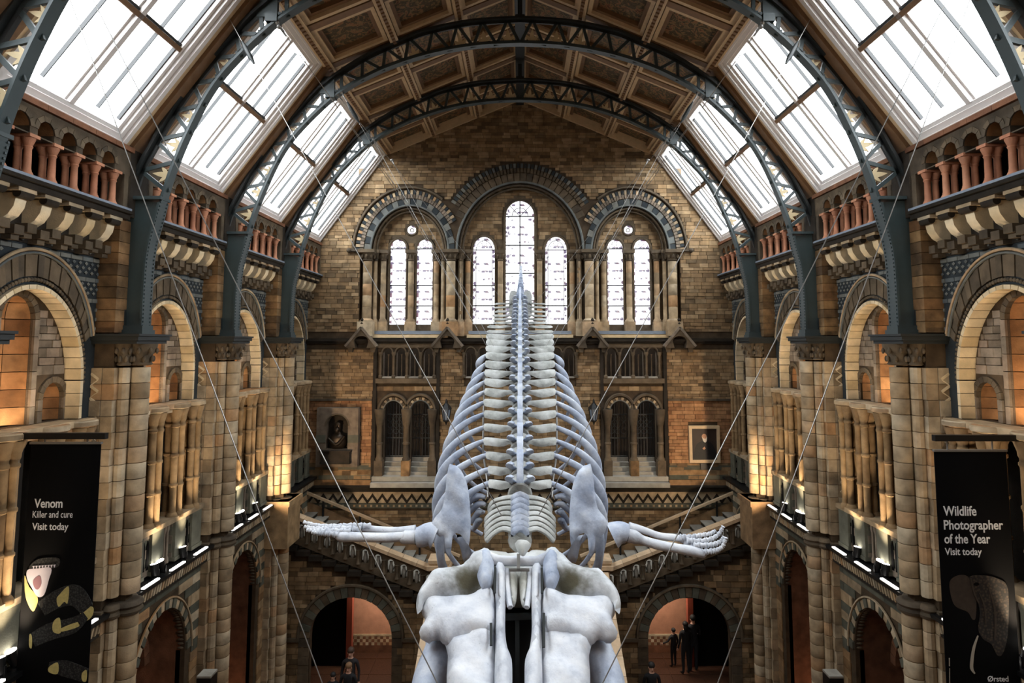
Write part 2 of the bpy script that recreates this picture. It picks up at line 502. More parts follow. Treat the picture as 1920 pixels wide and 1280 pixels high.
# ------------------------------------------------------------------ the hall: floor, side walls, end walls, roof
BAYS = [6.0, 9.7, 13.4, 17.1, 20.8]      # bay centres along the hall
PIERS = [7.85, 11.55, 15.25, 18.95]
YB = 22.3
S0 = -1.6                                 # the end wall behind the viewer

fl = MB(); fl.box(-10, 10, S0 - .3, 27.2, -.3, 0)
floor = obj('floor', fl, M['floor'], kind='structure')
# bordered floor slabs in the part of the hall in view
for i in range(10):
    for j in range(4):
        for s in (-1, 1):
            ubox('floor_tile', M['floor'], floor, (s * (3.35 + .98 * j), 14.2 + .98 * i, .004), (.955, .955, .03))

# --- one bay of the side wall, outward x, local y, real z
P = []                                    # (Proto, every bay?)


def proto(name, mb, mat, sm=None, kind=None): p = Proto(name, mb, mat, sm, kind); P.append(p); return p


OUT = [(-1.85, 9.1), (-1.15, 9.1)] + arch_pts(0, 10.0, 1.15, 1.53, 28, pi, 0) + [(1.15, 9.1), (1.85, 9.1), (1.85, 12.32), (-1.85, 12.32)]
proto('spandrel', MB().plate(OUT, [], 7.72, 7.9, 'yz'), M['slate'])
# patterned slate tiles over the arch: three bands of diamonds and two pale courses
mb = MB(); mb2 = MB()
for z, mm in ((11.35, mb2), (11.72, mb2), (12.08, mb2)):
    y = -1.8
    while y < 1.8:
        l = random.uniform(.2, .34)
        if (y + l / 2) ** 2 / 1.42 ** 2 + (z - 10.25) ** 2 / 1.86 ** 2 > 1.02: mm.box(7.7, 7.73, y, y + l - .015, z - .035, z + .035)
        y += l
for r, z in enumerate((11.48, 11.56, 11.64, 11.84, 11.92, 12.0, 12.2)):
    for k in range(24):
        y = -1.8 + k * .15 + (r % 2) * .075
        if y ** 2 / 1.45 ** 2 + (z - 10.25) ** 2 / 1.9 ** 2 > 1.02 and y < 1.8:
            mb.add([(7.705, y - .045, z), (7.705, y, z - .035), (7.705, y + .045, z), (7.705, y, z + .035), (7.69, y, z)], [(0, 1, 4), (1, 2, 4), (2, 3, 4), (3, 0, 4)])
for z in (10.85, 11.02, 11.19):
    for sy in (-1, 1):
        mb2.box(7.7, 7.735, min(sy * 1.83, sy * 1.42), max(sy * 1.83, sy * 1.42), z - .03, z + .03)
proto('diamond_tilework', mb, M['slate2'], kind='stuff'); proto('pale_course', mb2, M['slate2'])
# hood mould (pale double roll) and its scalloped voussoirs, carved band, cream soffit
t0 = math.asin((10.72 - 10.25) / 1.8)
mb = MB(); arc_tube(mb, (0, 10.25), 1.385, 1.83, .03, 7.66, 'yz', t0, pi - t0); proto('hood_roll', mb, M['pale'], 60)
mb = MB(); arc_tube(mb, (0, 10.25), 1.33, 1.775, .022, 7.66, 'yz', t0, pi - t0); proto('hood_roll', mb, M['slate2'], 60)
n = 26
for i in range(n):
    a, b = t0 + (pi - 2 * t0) * i / n, t0 + (pi - 2 * t0) * (i + 1) / n
    proto('voussoir', sector(MB(), (0, 10.25), 1.21, 1.40, 1.315, 1.75, a, b, 7.67 + .015 * (i % 2), 7.74, 'yz', 1), M['greybrown'])
mb = MB()
for i in range(64):
    t = -.1 + (pi + .2) * (i + .5) / 64
    mb.ball((7.69, 1.185 * cos(t), 10.03 + 1.57 * sin(t)), (.03, .036, .036), 6, 4)
proto('carved_band', mb, M['greybrown'], 60, kind='stuff')
zz = [9.28, 9.5, 9.72, 9.94]
for i in range(3):
    for sy in (-1, 1):
        proto('soffit_stone', MB().box(7.67, 7.98, min(sy * 1.1, sy * 1.165), max(sy * 1.1, sy * 1.165), zz[i] + .006, zz[i + 1] - .006), M['cream'])
n = 24
for i in range(n):
    a, b = pi * i / n, pi * (i + 1) / n
    proto('soffit_stone', sector(MB(), (0, 9.95), 1.1, 1.50, 1.165, 1.57, a, b, 7.67, 7.98, 'yz', 1, .005), M['cream'])
# tympanum set back behind the arch, with a tall niche and two small ones
TALL, SMALL = (0, 9.28, 10.98, .33, .37), [(sy * .83, 9.28, 9.66, .235, .27) for sy in (-1, 1)]
holes = [arch_hole(*TALL)] + [arch_hole(*q) for q in SMALL]
proto('tympanum', MB().plate([(-1.13, 9.2)] + arch_pts(0, 9.95, 1.13, 1.52, 24, pi, 0) + [(1.13, 9.2)], holes, 7.96, 8.1, 'yz'), M['buff_dark'])


def tymp_block(y, z):
    k = ((y / 1.08) ** 2 + (np.maximum(z - 9.95, 0) / 1.47) ** 2) > 1
    for cx_, z0, cz_, a, b in [TALL] + SMALL:
        k |= (np.abs(y - cx_) < a + .1) & (z < cz_) | (((y - cx_) / (a + .1)) ** 2 + ((z - cz_) / (b + .1)) ** 2 < 1)
    return k


for a, b, z0, z1 in courses(-1.1, 1.1, 9.28, 11.4, .13, .18, .36, tymp_block):
    d = random.uniform(0, .02)
    proto('tympanum_stone', MB().box(7.93 + d, 7.99, a, b, z0, z1), M['grey'])
for cx_, z0, cz_, a, b in [TALL] + SMALL:       # niche archivolts and curved linings
    n = 11 if a > .3 else 9
    for i in range(n):
        proto('niche_voussoir', sector(MB(), (cx_, cz_), a, b, a + .1, b + .1, pi * i / n, pi * (i + 1) / n, 7.92, 8.0, 'yz', 1, .012), M['greybrown'])
    zs = np.linspace(z0, cz_, 7 if a > .3 else 3)
    for j in range(len(zs) - 1):
        for sy in (-1, 1):
            proto('niche_jamb', MB().box(7.92, 8.0, min(cx_ + sy * a, cx_ + sy * (a + .1)), max(cx_ + sy * a, cx_ + sy * (a + .1)), zs[j] + .005, zs[j + 1] - .005), M['grey'])
        for k in range(3):                   # curved courses of the niche back
            a0, a1 = -pi / 2 + pi * k / 3 + .012, -pi / 2 + pi * (k + 1) / 3 - .012
            mb = MB()
            for dr in (0, .03):
                for q in range(4):
                    t = a0 + (a1 - a0) * q / 3
                    for z in (zs[j] + .006, zs[j + 1] - .006): mb.v.append((8.0 + (a + dr) * cos(t), cx_ + (a + dr) * sin(t), z))
            for q in range(3):
                i = q * 2; mb.f += [(i, i + 1, i + 3, i + 2), (8 + i, 8 + i + 2, 8 + i + 3, 8 + i + 1), (i, i + 2, 8 + i + 2, 8 + i), (i + 1, 8 + i + 1, 8 + i + 3, i + 3)]
            proto('niche_stone', mb, M['orange'], 40)
    for k in range(3):                       # half dome of stones
        for j in range(2):
            mb = MB(); a0, a1 = -pi / 2 + pi * k / 3 + .015, -pi / 2 + pi * (k + 1) / 3 - .015
            e0, e1 = pi / 2 * j / 2 + .02, pi / 2 * (j + 1) / 2 - .02
            for q in range(4):
                t = a0 + (a1 - a0) * q / 3
                for e_ in np.linspace(e0, e1, 4): mb.v.append((8.0 + a * cos(t) * cos(e_), cx_ + a * sin(t) * cos(e_), cz_ + b * sin(e_)))
            for q in range(3):
                for r in range(3): i = q * 4 + r; mb.f.append((i, i + 1, i + 5, i + 4))
            proto('niche_stone', mb, M['orange'], 60)
# ledge over the colonnettes
mb = MB().box(7.55, 8.02, -1.4, 1.4, 9.16, 9.27).box(7.6, 8.0, -1.38, 1.38, 9.08, 9.16)
for y in (-1.1, -.42, .42, 1.1): mb.lathe([(.24, 0), (.29, .03), (.29, .1), (.27, .12)], (7.66, y, 9.14), 16)
proto('niche_ledge', mb, M['pale'], 40)
for y in (-1.1, -.42, .42, 1.1):
    for dx, dy, r in ((-.07, -.1, .075), (-.07, .1, .075), (.12, 0, .085), (-.16, 0, .06)):
        pr = [(r * 1.7, 0), (r * 1.7, .05), (r * 1.3, .1)]
        z = .1
        for k in range(3):
            pr += [(r, z + .02), (r, z + .56), (r * 1.25, z + .58), (r * 1.25, z + .62), (r, z + .64)]; z += .64
        pr += [(r, 2.06), (r * 1.25, 2.1), (r * 1.3, 2.16), (r * 1.9, 2.3), (r * 1.9, 2.34)]
        proto('colonnette', MB().lathe(pr, (7.66 + dx, y + dy, 6.8), 10), M['diaper'], 40)
# parapet behind the lamp ledge
for i, z in enumerate((5.92, 6.1, 6.28, 6.46, 6.64)):
    for y0, y1 in ((-1.42, -.62), (-.62, -.2), (.2, .62), (.62, 1.42)):
        if abs(y0) == .2 or abs(y1) == .2: y0, y1 = y0, y1
        proto('parapet_stone', MB().box(7.5 + .01 * (i % 2), 7.75, y0 + .005, y1 - .005, z + .004, z + .176), M['green' if i % 2 else 'grey'])
for y in (-.12, 0, .12):
    proto('parapet_baluster', MB().lathe([(.05, 0), (.05, .08), (.028, .14), (.028, .62), (.05, .7), (.05, .8)], (7.56, y, 5.92), 8), M['grey'], 40)
for y0 in (-.8, .8):
    for dy in (-.13, 0, .13): proto('parapet_slot', MB().prism([(y0 + dy - .035, 6.05), (y0 + dy + .035, 6.05), (y0 + dy + .035, 6.52), (y0 + dy, 6.62), (y0 + dy - .035, 6.52)], 7.488, 7.52, 'yz'), M['black'])
proto('parapet_coping', MB().box(7.44, 7.95, -1.45, 1.45, 6.74, 6.84), M['pale'])
for y in (-1.1, -.42, .42, 1.1): proto('pedestal', MB().box(7.42, 7.9, y - .22, y + .22, 5.92, 6.0).box(7.44, 7.9, y - .2, y + .2, 6.0, 6.74), M['green'])
# lamp ledge, twisted frieze, lower wall with its arch
proto('lamp_ledge', MB().box(7.2, 7.8, -1.5, 1.5, 5.8, 5.87), M['blackmetal'])
mb = MB()
for k in range(30):
    y = -1.5 + k * .1
    mb.obox((7.36, y + .05, 5.66), (.04, 0, 0), (0, .022, 0), (0, .035, .1))
proto('twisted_frieze', mb, M['pale'], kind='stuff')
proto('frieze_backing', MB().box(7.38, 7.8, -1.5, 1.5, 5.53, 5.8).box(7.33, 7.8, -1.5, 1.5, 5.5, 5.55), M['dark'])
LOW = (0, 3.75, .93, 1.22)
proto('lower_wall', MB().plate([(-1.5, 0), (-.93, 0)] + arch_pts(0, 3.75, .93, 1.22, 24, pi, 0) + [(.93, 0), (1.5, 0), (1.5, 5.52), (-1.5, 5.52)], [], 7.5, 7.7, 'yz'), M['buff_dark'])
low_block = lambda y, z: ((y / 1.16) ** 2 + ((z - 3.75) / 1.5) ** 2 < 1) & (z > 3.75) | (np.abs(y) < 1.1) & (z <= 3.75)
for q, (a, b, z0, z1) in enumerate(courses(-1.5, 1.5, .1, 5.5, .2, .5, .9, low_block)):
    proto('wall_stone', MB().box(7.475, 7.52, a, b, z0, z1), M['green' if int(z0 / .21) % 2 else 'pale'] if z0 > 3.4 else M['buff'])
n = 22
for i in range(n):
    proto('lower_voussoir', sector(MB(), (0, 3.75), .95, 1.24, 1.1, 1.42, pi * i / n, pi * (i + 1) / n, 7.45 + .02 * (i % 2), 7.52, 'yz', 1, .01), M['pale' if i % 2 else 'green'])
mb = MB(); arc_tube(mb, (0, 3.75), 1.13, 1.45, .025, 7.45, 'yz'); proto('lower_hood_roll', mb, M['pale'], 60)
mb = MB()
for i in range(40):
    t = pi * (i + .5) / 40; mb.ball((7.6, .93 * cos(t), 3.75 + 1.22 * sin(t)), (.08, .03, .03), 6, 4)
proto('carved_soffit', mb, M['greybrown'], 60, kind='stuff')
# recess inside the lower arch
mb = MB()
RC = [(-.93, 0)] + arch_pts(0, 3.75, .93, 1.22, 20, pi, 0) + [(.93, 0)]
m_ = len(RC)
mb.add([(7.6, y, z) for y, z in RC] + [(8.7, y, z) for y, z in RC], [(i, i + 1, m_ + i + 1, m_ + i) for i in range(m_ - 1)] + [tuple(range(m_, 2 * m_))])
proto('lower_recess', mb, M['rust'], 40)
for i in range(15):
    proto('recess_voussoir', sector(MB(), (0, 3.55), .62, .85, .8, 1.1, pi * i / 15, pi * (i + 1) / 15, 8.2, 8.66, 'yz', 1, .01), M['rust'])
for a, b, z0, z1 in courses(-.88, .88, 1.4, 4.85, .24, .3, .5, lambda y, z: ((y / .9) ** 2 + ((z - 3.75) / 1.18) ** 2 > 1) & (z > 3.75) | ((y / .84) ** 2 + ((z - 3.55) / 1.14) ** 2 < 1) & (z > 3.55) | (np.abs(y) < .82) & (z < 3.6)):
    proto('recess_stone', MB().box(8.62, 8.7, a, b, z0, z1), M['rust'])
# corbel table under the gallery
CB = len(P)
for k in range(6):
    y = -1.25 + k * .5
    prof = [(7.74, 12.38), (7.62, 12.4), (7.5, 12.48), (7.42, 12.6), (7.39, 12.74), (7.42, 12.8), (7.74, 12.8)]
    proto('console', MB().prism([(a, b) for a, b in prof], y - .1, y + .1, 'xz'), M['cream'], 50)
    sc_ = MB(); sc_.lathe([(.02, -.13), (.065, -.13), (.065, .13), (.02, .13)], (0, 0, 0), 12)
    sc_.v = [(7.36 + x, y + z, 12.79 + yy) for x, yy, z in sc_.v]
    proto('console_scroll', sc_, M['dark'], 40)
    for dy, dz, h in ((-.13, 0, .12), (.13, -.06, .12)):
        proto('corbel_block', MB().box(7.5, 7.74, y + dy - .09, y + dy + .09, 12.34 + dz - .06, 12.34 + dz + h - .04).box(7.56, 7.74, y + dy - .075, y + dy + .075, 12.2 + dz, 12.3 + dz), M['greybrown'])
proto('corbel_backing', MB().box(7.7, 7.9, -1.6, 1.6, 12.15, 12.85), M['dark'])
for k in range(6):
    y = -1.25 + k * .5
    proto('corbel_slab', MB().box(7.3, 7.74, y - .17, y + .17, 12.82, 12.88), M['pale'])
proto('cornice', MB().box(7.28, 7.8, -1.6, 1.6, 12.88, 12.98).box(7.22, 7.8, -1.6, 1.6, 12.98, 13.03), M['dark'])

walls = {}
for s, side in ((-1, 'left'), (1, 'right')):
    w = empty('wall_' + side, (s * 7.7, 12, 0)); tag(w, kind='structure'); walls[s] = w
    # the plain shell behind: gallery rooms and passage walls
    for nm, bx, mt in (('aisle_wall', (9.6, 9.9, S0, YB + .5, 0, 14.2), 'dark'), ('aisle_end', (7.8, 9.9, YB + .02, YB + .4, 0, 14.2), 'dark'), ('gallery_floor', (8.0, 9.6, S0, YB, 5.5, 5.75), 'dark'), ('upper_gallery_floor', (7.8, 9.6, S0, YB, 12.86, 13.0), 'dark'),
                       ('aisle_vault', (8.45, 9.6, S0, YB, 9.1, 12.86), 'dark'), ('gallery_roof', (7.62, 9.8, S0, YB + .5, 14.12, 14.2), 'dark'),
                       ('blank_bay', (7.6, 8.2, S0, 4.15, 0, 14.3), 'buff')):
        b = MB().box(*bx)
        if s < 0: b = b.mirrored()
        obj(nm, b, M[mt], w)
    for Y in BAYS:
        seen = Y in (9.7, 13.4, 17.1)
        if seen:
            for p in P: put(p, w, s, Y)
        else:                              # bays not in view or dark: the same stones joined per kind
            grp = {}
            for p in P:
                g = grp.setdefault((p.name, p.me.materials[0].name), [MB(), p])
                g[0].add([(s * (v.co.x + p.c.x), Y + v.co.y + p.c.y, v.co.z + p.c.z) for v in p.me.vertices], [tuple(f.vertices) for f in p.me.polygons])
            for (nm, _), (b, p) in grp.items():
                obj(nm, b, p.me.materials[0], w, kind='stuff' if len(b.f) > 60 else None)

# --- piers: clustered shafts in drums, capital, abacus, stone pier above
PP = []
course_h = .29
for k in range(int(10.2 / course_h)):
    z0, z1 = k * course_h, (k + 1) * course_h
    q = (k * 7) % 3
    if z0 < 5.85 < z1: continue
    PP.append(Proto('drum', MB().lathe([(.165, z0 + .006), (.17, z0 + .016), (.17, z1 - .016), (.165, z1 - .006)], (7.1, 0, 0), 14), M['pale'], 30))
    for sy in (-1, 1):
        PP.append(Proto('thin_drum', MB().lathe([(.092, z0 + .006), (.097, z0 + .014), (.097, z1 - .014), (.092, z1 - .006)], (7.25, sy * .23, 0), 10), M['pale'], 30))
        j = .012 * q
        PP.append(Proto('ashlar', MB().box(7.3 + j, 7.52, min(sy * .05, sy * .42), max(sy * .05, sy * .42), z0 + .005, z1 - .005), M['pale']))
        PP.append(Proto('ashlar', MB().box(7.53, 7.78, min(sy * .2, sy * (.415 + j)), max(sy * .2, sy * (.415 + j)), z0 + .005, z1 - .005), M['pale']))
core = MB().box(7.36, 7.77, -.37, .37, 0, 10.6).box(7.1, 7.4, -.1, .1, 0, 10.3)
PP.append(Proto('pier_core', core, M['buff_dark']))
zig = MB()
for k in range(18):                        # chevron strip carved on the outer face
    z = 6.2 + k * .22
    for sy in (-1, 1):
        for a in (-1, 1): zig.obox((7.65, sy * .425, z + a * .055), (.07, 0, a * .05), (0, .012, 0), (-.012, 0, .018))
PP.append(Proto('chevron_strip', zig, M['cream'], kind='stuff'))
for z in (5.85,):
    PP.append(Proto('annulet', MB().lathe([(.17, -.12), (.22, -.1), (.24, -.05), (.21, 0), (.25, .05), (.22, .1), (.17, .12)], (7.1, 0, z), 16).lathe([(.1, -.12), (.14, -.1), (.16, -.05), (.13, 0), (.16, .05), (.13, .1), (.1, .12)], (7.25, -.23, z), 10).lathe([(.1, -.12), (.14, -.1), (.16, -.05), (.13, 0), (.16, .05), (.13, .1), (.1, .12)], (7.25, .23, z), 10).box(7.3, 7.78, -.45, .45, z - .06, z + .06), M['greybrown'], 40))
cap = MB()
for cx_, cy_, r in ((7.1, 0, .17), (7.25, -.25, .1), (7.25, .25, .1)):
    cap.lathe([(r, 0), (r * 1.2, .02), (r * 1.05, .06), (r * 1.15, .2), (r * 1.55, .34), (r * 1.6, .4)], (cx_, cy_, 10.18), 12)
for cx_, cy_, r in ((7.1, 0, .17), (7.25, -.25, .1), (7.25, .25, .1)):
    for row in range(2):
        for k in range(8):
            a = 2 * pi * (k + row * .5) / 8
            cap.ball((cx_ + cos(a) * r * (1.25 + .25 * row), cy_ + sin(a) * r * (1.25 + .25 * row), 10.3 + .15 * row), (.035, .035, .06), 6, 5)
PP.append(Proto('capital', cap, M['greybrown'], 60))
PP.append(Proto('abacus', MB().box(6.86, 7.8, -.5, .5, 10.64, 10.72).box(6.9, 7.78, -.47, .47, 10.58, 10.64).box(6.83, 7.82, -.52, .52, 10.72, 10.76), M['iron_d']))
for k in range(10):
    z0 = 10.78 + k * .21
    for sy in (-1, 1):
        c = .1 * (1 if k % 2 else -1)
        PP.append(Proto('golden_block', MB().box(7.36, 7.74, min(sy * .4, c), max(sy * .4, c), z0 + .005, z0 + .205), M['golden']))
PP.append(Proto('upper_core', MB().box(7.42, 7.76, -.36, .36, 10.76, 14.3), M['buff_dark']))
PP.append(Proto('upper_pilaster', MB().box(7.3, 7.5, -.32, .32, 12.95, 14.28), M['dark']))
ordn = {7.85: 'beside the banner pole', 11.55: 'just beyond the black banner', 15.25: 'between the second and third lamp ledges', 18.95: 'at the top of the side stair'}
for s in (-1, 1):
    for Y in PIERS:
        r = empty('stone_pier', (s * 7.1, Y, 0))
        nb = {-1: 'with the snake', 1: 'with the elephant'}[s]
        lab = {7.85: 'pale stone pier before the black banner ', 11.55: 'tall clustered stone pier just behind the black banner ', 15.25: 'clustered stone pier second beyond the black banner ', 18.95: 'clustered stone pier at the stair head, side of the banner '}[Y]
        tag(r, lab + nb, 'pier', 'clustered stone piers along the hall')
        for p in PP: put(p, r, s, Y)
        if Y == 18.95:
            b = MB().box(6.8, 7.78, Y - .5, Y + .5, 4.6, 5.95).box(6.75, 7.78, Y - .55, Y + .55, 5.8, 5.95)
            obj('pier_base', b if s > 0 else b.mirrored(), M['buff'], r)

# --- balustrades of the upper galleries
BP = []
BP.append(Proto('sill', MB().box(7.2, 7.72, -1.52, 1.52, 13.03, 13.07), M['lead']))
ys = [-1.2 + .48 * k for k in range(6)]
col_pr = [(.085, 0), (.085, .04), (.06, .09), (.062, .1), (.055, .12), (.05, .42), (.065, .45), (.055, .47), (.09, .56), (.09, .6)]
for y in ys:
    for dx in (0, .15):
        BP.append(Proto('colonnette', MB().lathe(col_pr, (7.37 + dx, y, 13.07), 12), M['salmon'], 40))
    BP.append(Proto('impost', MB().box(7.27, 7.62, y - .1, y + .1, 13.66, 13.71), M['salmon']))
hs = []
for k in range(7):
    c = -1.44 + .48 * k
    if abs(c) < 1.3: hs.append(arch_hole(c, 13.72, 13.82, .165, .17, 12))
arc = MB().plate([(-1.56, 13.7), (1.56, 13.7), (1.56, 14.14), (-1.56, 14.14)], hs, 7.3, 7.6, 'yz')
BP.append(Proto('arcade', arc, M['greybrown']))
for k in range(1, 6):
    c = -1.44 + .48 * k
    for i in range(5): BP.append(Proto('arch_stone', sector(MB(), (c, 13.82), .168, .172, .25, .26, pi * i / 5, pi * (i + 1) / 5, 7.285, 7.31, 'yz', 1, .02), M['greybrown']))
    for i in range(2):
        lin_ = MB()
        pts = arch_pts(c, 13.82, .16, .165, 6, pi * i / 2 + .03, pi * (i + 1) / 2 - .03)
        lin_.add([(7.31, a, b) for a, b in pts] + [(7.59, a, b) for a, b in pts], [(j, j + 1, 8 + j, 7 + j) for j in range(6)])
        BP.append(Proto('arch_lining', lin_, M['orange'], 60))
for y in (-1.5, 1.5): BP.append(Proto('end_pilaster', MB().box(7.3, 7.66, y - .09, y + .09, 13.07, 13.7), M['greybrown']))
for k in range(6):
    BP.append(Proto('coping_tile', MB().box(7.25, 7.66, -1.6 + k * 3.2 / 6 + .004, -1.6 + (k + 1) * 3.2 / 6 - .004, 14.15, 14.24), M['rust']))
where = {6.0: 'nearest the viewer', 9.7: 'above the first round arch', 13.4: 'above the second round arch', 17.1: 'above the third round arch', 20.8: 'running into the end wall'}
for s in (-1, 1):
    for Y in BAYS:
        r = empty('gallery_balustrade', (s * 7.4, Y, 13.03))
        tag(r, 'gallery balustrade of paired salmon columns, ' + ('left' if s < 0 else 'right') + ' side, ' + where[Y], 'balustrade', 'gallery balustrades under the skylights')
        for p in BP: put(p, r, s, Y)

# --- back wall
wb = empty('wall_back', (0, YB, 0)); tag(wb, kind='structure')


def bw(px, py, Y=YB): p = at(px, py, Y); return p.x, p.z


def ax(px, Y=YB, py=600): return at(px, py, Y).x - at(974.5, py, Y).x


def az(py, Y=YB): return at(975, py, Y).z


z628, z470 = az(629), az(470)
XL0, XL1, AL0, AL1 = ax(673), ax(860), ax(693), ax(838)
XC0, AC0 = ax(866), ax(856)
aL, cL = (AL1 - AL0) / 2, (AL1 + AL0) / 2
ztopL, ztopC = az(386), az(343)


def recess(x0, x1, c, a, zt):
    return [(x0, z628), (x1, z628), (x1, z470)] + arch_pts(c, z470, a, zt - z470, 24) + [(x0, z470)]


RL = recess(XL0, XL1, cL, aL, ztopL)
RR = [(-x, z) for x, z in reversed(RL)]
RCn = recess(XC0, -XC0, 0, -AC0, ztopC)
# arcade slots of the middle balustrade
slots = []
zs0, zs1, zsp = az(708), az(653), az(662)
slx = [725.5, 750.5, 775.5, 802.3]
for px in slx: slots.append(arch_hole(ax(px, py=700), zs0, zsp, .165, zs1 - zsp, 12))
for px in (882, 906, 931, 956): slots.append(arch_hole(ax(px, py=700), zs0, zsp, .165, zs1 - zsp, 12))
slots += [[(-x, z) for x, z in reversed(h)] for h in slots]
# doorways
zd0, zdsp, zd1 = az(893), az(771), az(750)
doors = [arch_hole(ax(px, py=800), zd0, zdsp, .36, zd1 - zdsp, 18) for px in (737, 787.5)]
dl = [arch_hole(ax(px, py=800), zd0, zdsp, .36, zd1 - zdsp, 18) for px in (900, 950)]
doors += [[(-x, z) for x, z in reversed(h)] for h in doors]
G = [(-7.85, 0), (7.85, 0), (7.85, 14.35), (7.45, 14.35), (4.98, 17.62), (0, 19.75), (-4.98, 17.62), (-7.45, 14.35), (-7.85, 14.35)]
lowdoor = [[(s * 4.0 - .0, 0.02), (s * 6.3, .02), (s * 6.3, 2.6), (s * 4.0, 2.6)] for s in (-1, 1)]
obj('wall_core', MB().plate(G, [RL, RR, RCn] + slots + doors, YB, YB + .28, 'xz'), M['buff_dark'], wb)
obj('wall_backing', MB().box(-8, 8, YB + 1.3, YB + 1.5, 0, 11).prism([(-5.0, az(325)), (5.0, az(325)), (4.7, 17.6), (0, 19.6), (-4.7, 17.6)], YB + .29, YB + .5, 'xz'), M['dark'], wb)
HOLES = [RL, RR, RCn] + slots + doors


def grown(x, z):
    k = np.zeros(x.shape, bool)
    for h in HOLES: k |= inpoly(x, z, h)
    for c, a, zt in ((cL, 2.1, az(351)), (-cL, 2.1, az(351)), (0, 3.1, az(305))):   # ringed arches
        k |= ((x - c) / a) ** 2 + ((z - z470) / (zt - z470)) ** 2 < 1 if False else (((x - c) / a) ** 2 + ((z - z470) / (zt - z470)) ** 2 < 1) & (z > z470 - .02)
    k |= ~inpoly(x, z, G)
    k |= (z > az(650)) & (z < az(628))
    k |= (np.abs(x) < 5.15) & (np.abs(x) > 0) & (z < az(628)) & (z > az(720)) & (np.abs(np.abs(x) - 4.12) < 1.12)
    k |= (np.abs(x) < 2.0) & (z < az(628)) & (z > az(720))
    k |= (np.abs(np.abs(x) - 4.1) < 1.2) & (z < az(735)) & (z > az(905))
    k |= (z > az(950)) & (z < az(900)) & (np.abs(x) < 8)
    for cx_, w_, z0, z1 in ((ax(636, py=800), .752, az(872), az(763)), (ax(1318, py=800), .5, az(866), az(797))):
        k |= (np.abs(x - cx_) < w_) & (z > z0) & (z < z1)
    return k


R = courses(-7.75, 7.75, az(1100), 19.6, .13, .24, .46, grown)
ob = [q for q in R if az(872) < q[2] < az(752) and abs(q[0] + q[1]) / 2 > 5.25]
nb = [q for q in R if q not in ob]
lay(ob, wb, M['brick_o'], 'xz', YB, .03, 'orange_brick', 300)


def visible_first(q):
    x, z = (q[0] + q[1]) / 2, q[2]
    hidden = (abs(x) < 2.6 and z < az(650)) or z < az(960)
    return (1 if hidden else 0, -(q[1] - q[0]) * (q[3] - q[2]))


lay(nb, wb, M['brick'], 'xz', YB, .028, 'brick', 300, visible_first)
# ringed arches over the windows
for c, r0, r1, zt0, zt1, n, nm in ((cL, 1.68, 1.97, az(372), az(357), 54, 'ring_brick'), (-cL, 1.68, 1.97, az(372), az(357), 54, 'ring_brick'), (0, 2.7, 3.05, az(324), az(307), 70, 'ring_brick')):
    for i in range(n):
        t = pi * (i + .5) / n
        x, z = c + r1 * cos(t), z470 + (zt1 - z470) * sin(t)
        if c and abs(x) < abs(c) and abs(x) < 2.35: continue
        if not c and abs(cos(t)) > .84: continue
        for q in range(2):
            a0, a1 = (r0, (r0 + r1) / 2) if q else ((r0 + r1) / 2, r1)
            h = zt1 - zt0; b0 = zt0 + (h / 2 if not q else 0)
            mb = sector(MB(), (c, z470), a0, b0 - z470, a1, b0 + h / 2 - z470, pi * i / n, pi * (i + 1) / n, YB - .05 - .01 * ((i + q) % 2), YB + .05, 'xz', 1, .006)
            obj(nm, mb, M[('grey' if c else 'greybrown') if q else ('slate' if i % 2 else ('pale' if c else 'slate2'))], wb)
for c, a, zt in ((cL, 2.06, az(352)), (-cL, 2.06, az(352)), (0, 3.12, az(303))):
    mb = MB(); lo = .02
    arc_tube(mb, (c, z470), a, zt - z470, .05, YB - .06, 'xz', 0 if c > 0 or c == 0 else .95, pi if c <= 0 else pi - .95, 30)
    if c: obj('hood_mould', mb, M['greybrown'], wb, 60)
for c, a0, zt0, a1, zt1, n in ((cL, aL + .03, az(385), 1.66, az(373), 22), (-cL, aL + .03, az(385), 1.66, az(373), 22), (0, -AC0 + .03, az(341), 2.68, az(325), 34)):
    for i in range(n):
        t = pi * (i + .5) / n
        if not c and abs(cos(t)) > .9: continue
        mb = sector(MB(), (c, z470), a0, zt0 - z470, a1, zt1 - z470, pi * i / n, pi * (i + 1) / n, YB - .03, YB + .05, 'xz', 1, .006)
        obj('arch_block', mb, M['slate2' if i % 2 else 'slate'] if c else M['greybrown'], wb)
    for k, (rr, dy) in enumerate(((0, 0), (-.1, .1), (-.2, .2))):
        mb = MB(); arc_tube(mb, (c, z470), a0 + rr, zt0 - z470 + rr, .045, YB + dy, 'xz', 0, pi, 30); obj('arch_roll', mb, M['greybrown' if k else 'slate2'], wb, 60)
# set-back wall with the lancets
YW = YB + .42
lanc = [(928, 0, 0)]
LN = []                                   # px centre, half width px, top, spring, bottom
for c, hw, tp, sp, bt in ((744.5, 16, 448, 466, 609), (795, 16, 448, 466, 609), (906.5, 21.5, 443, 468, 608), (974.5, 28, 376, 405, 608), (1042.5, 21.5, 443, 468, 608), (1154, 16, 448, 466, 609), (1204.5, 16, 448, 466, 609)):
    x = ax(c, YW); a = ax(c + hw, YW) - x
    LN.append((x, a, az(tp, YW), az(sp, YW), az(bt, YW)))
LH = [arch_hole(x, zb, zsp_, a, zt - zsp_, 20) for x, a, zt, zsp_, zb in LN]
RO = [(ax(769, YW), az(431, YW)), (-ax(769, YW), az(431, YW))]
RH = [[(x + .2 * cos(t), z + .2 * sin(t)) for t in np.linspace(0, 2 * pi, 21)[:-1]] for x, z in RO]
zt_w = az(330, YW)
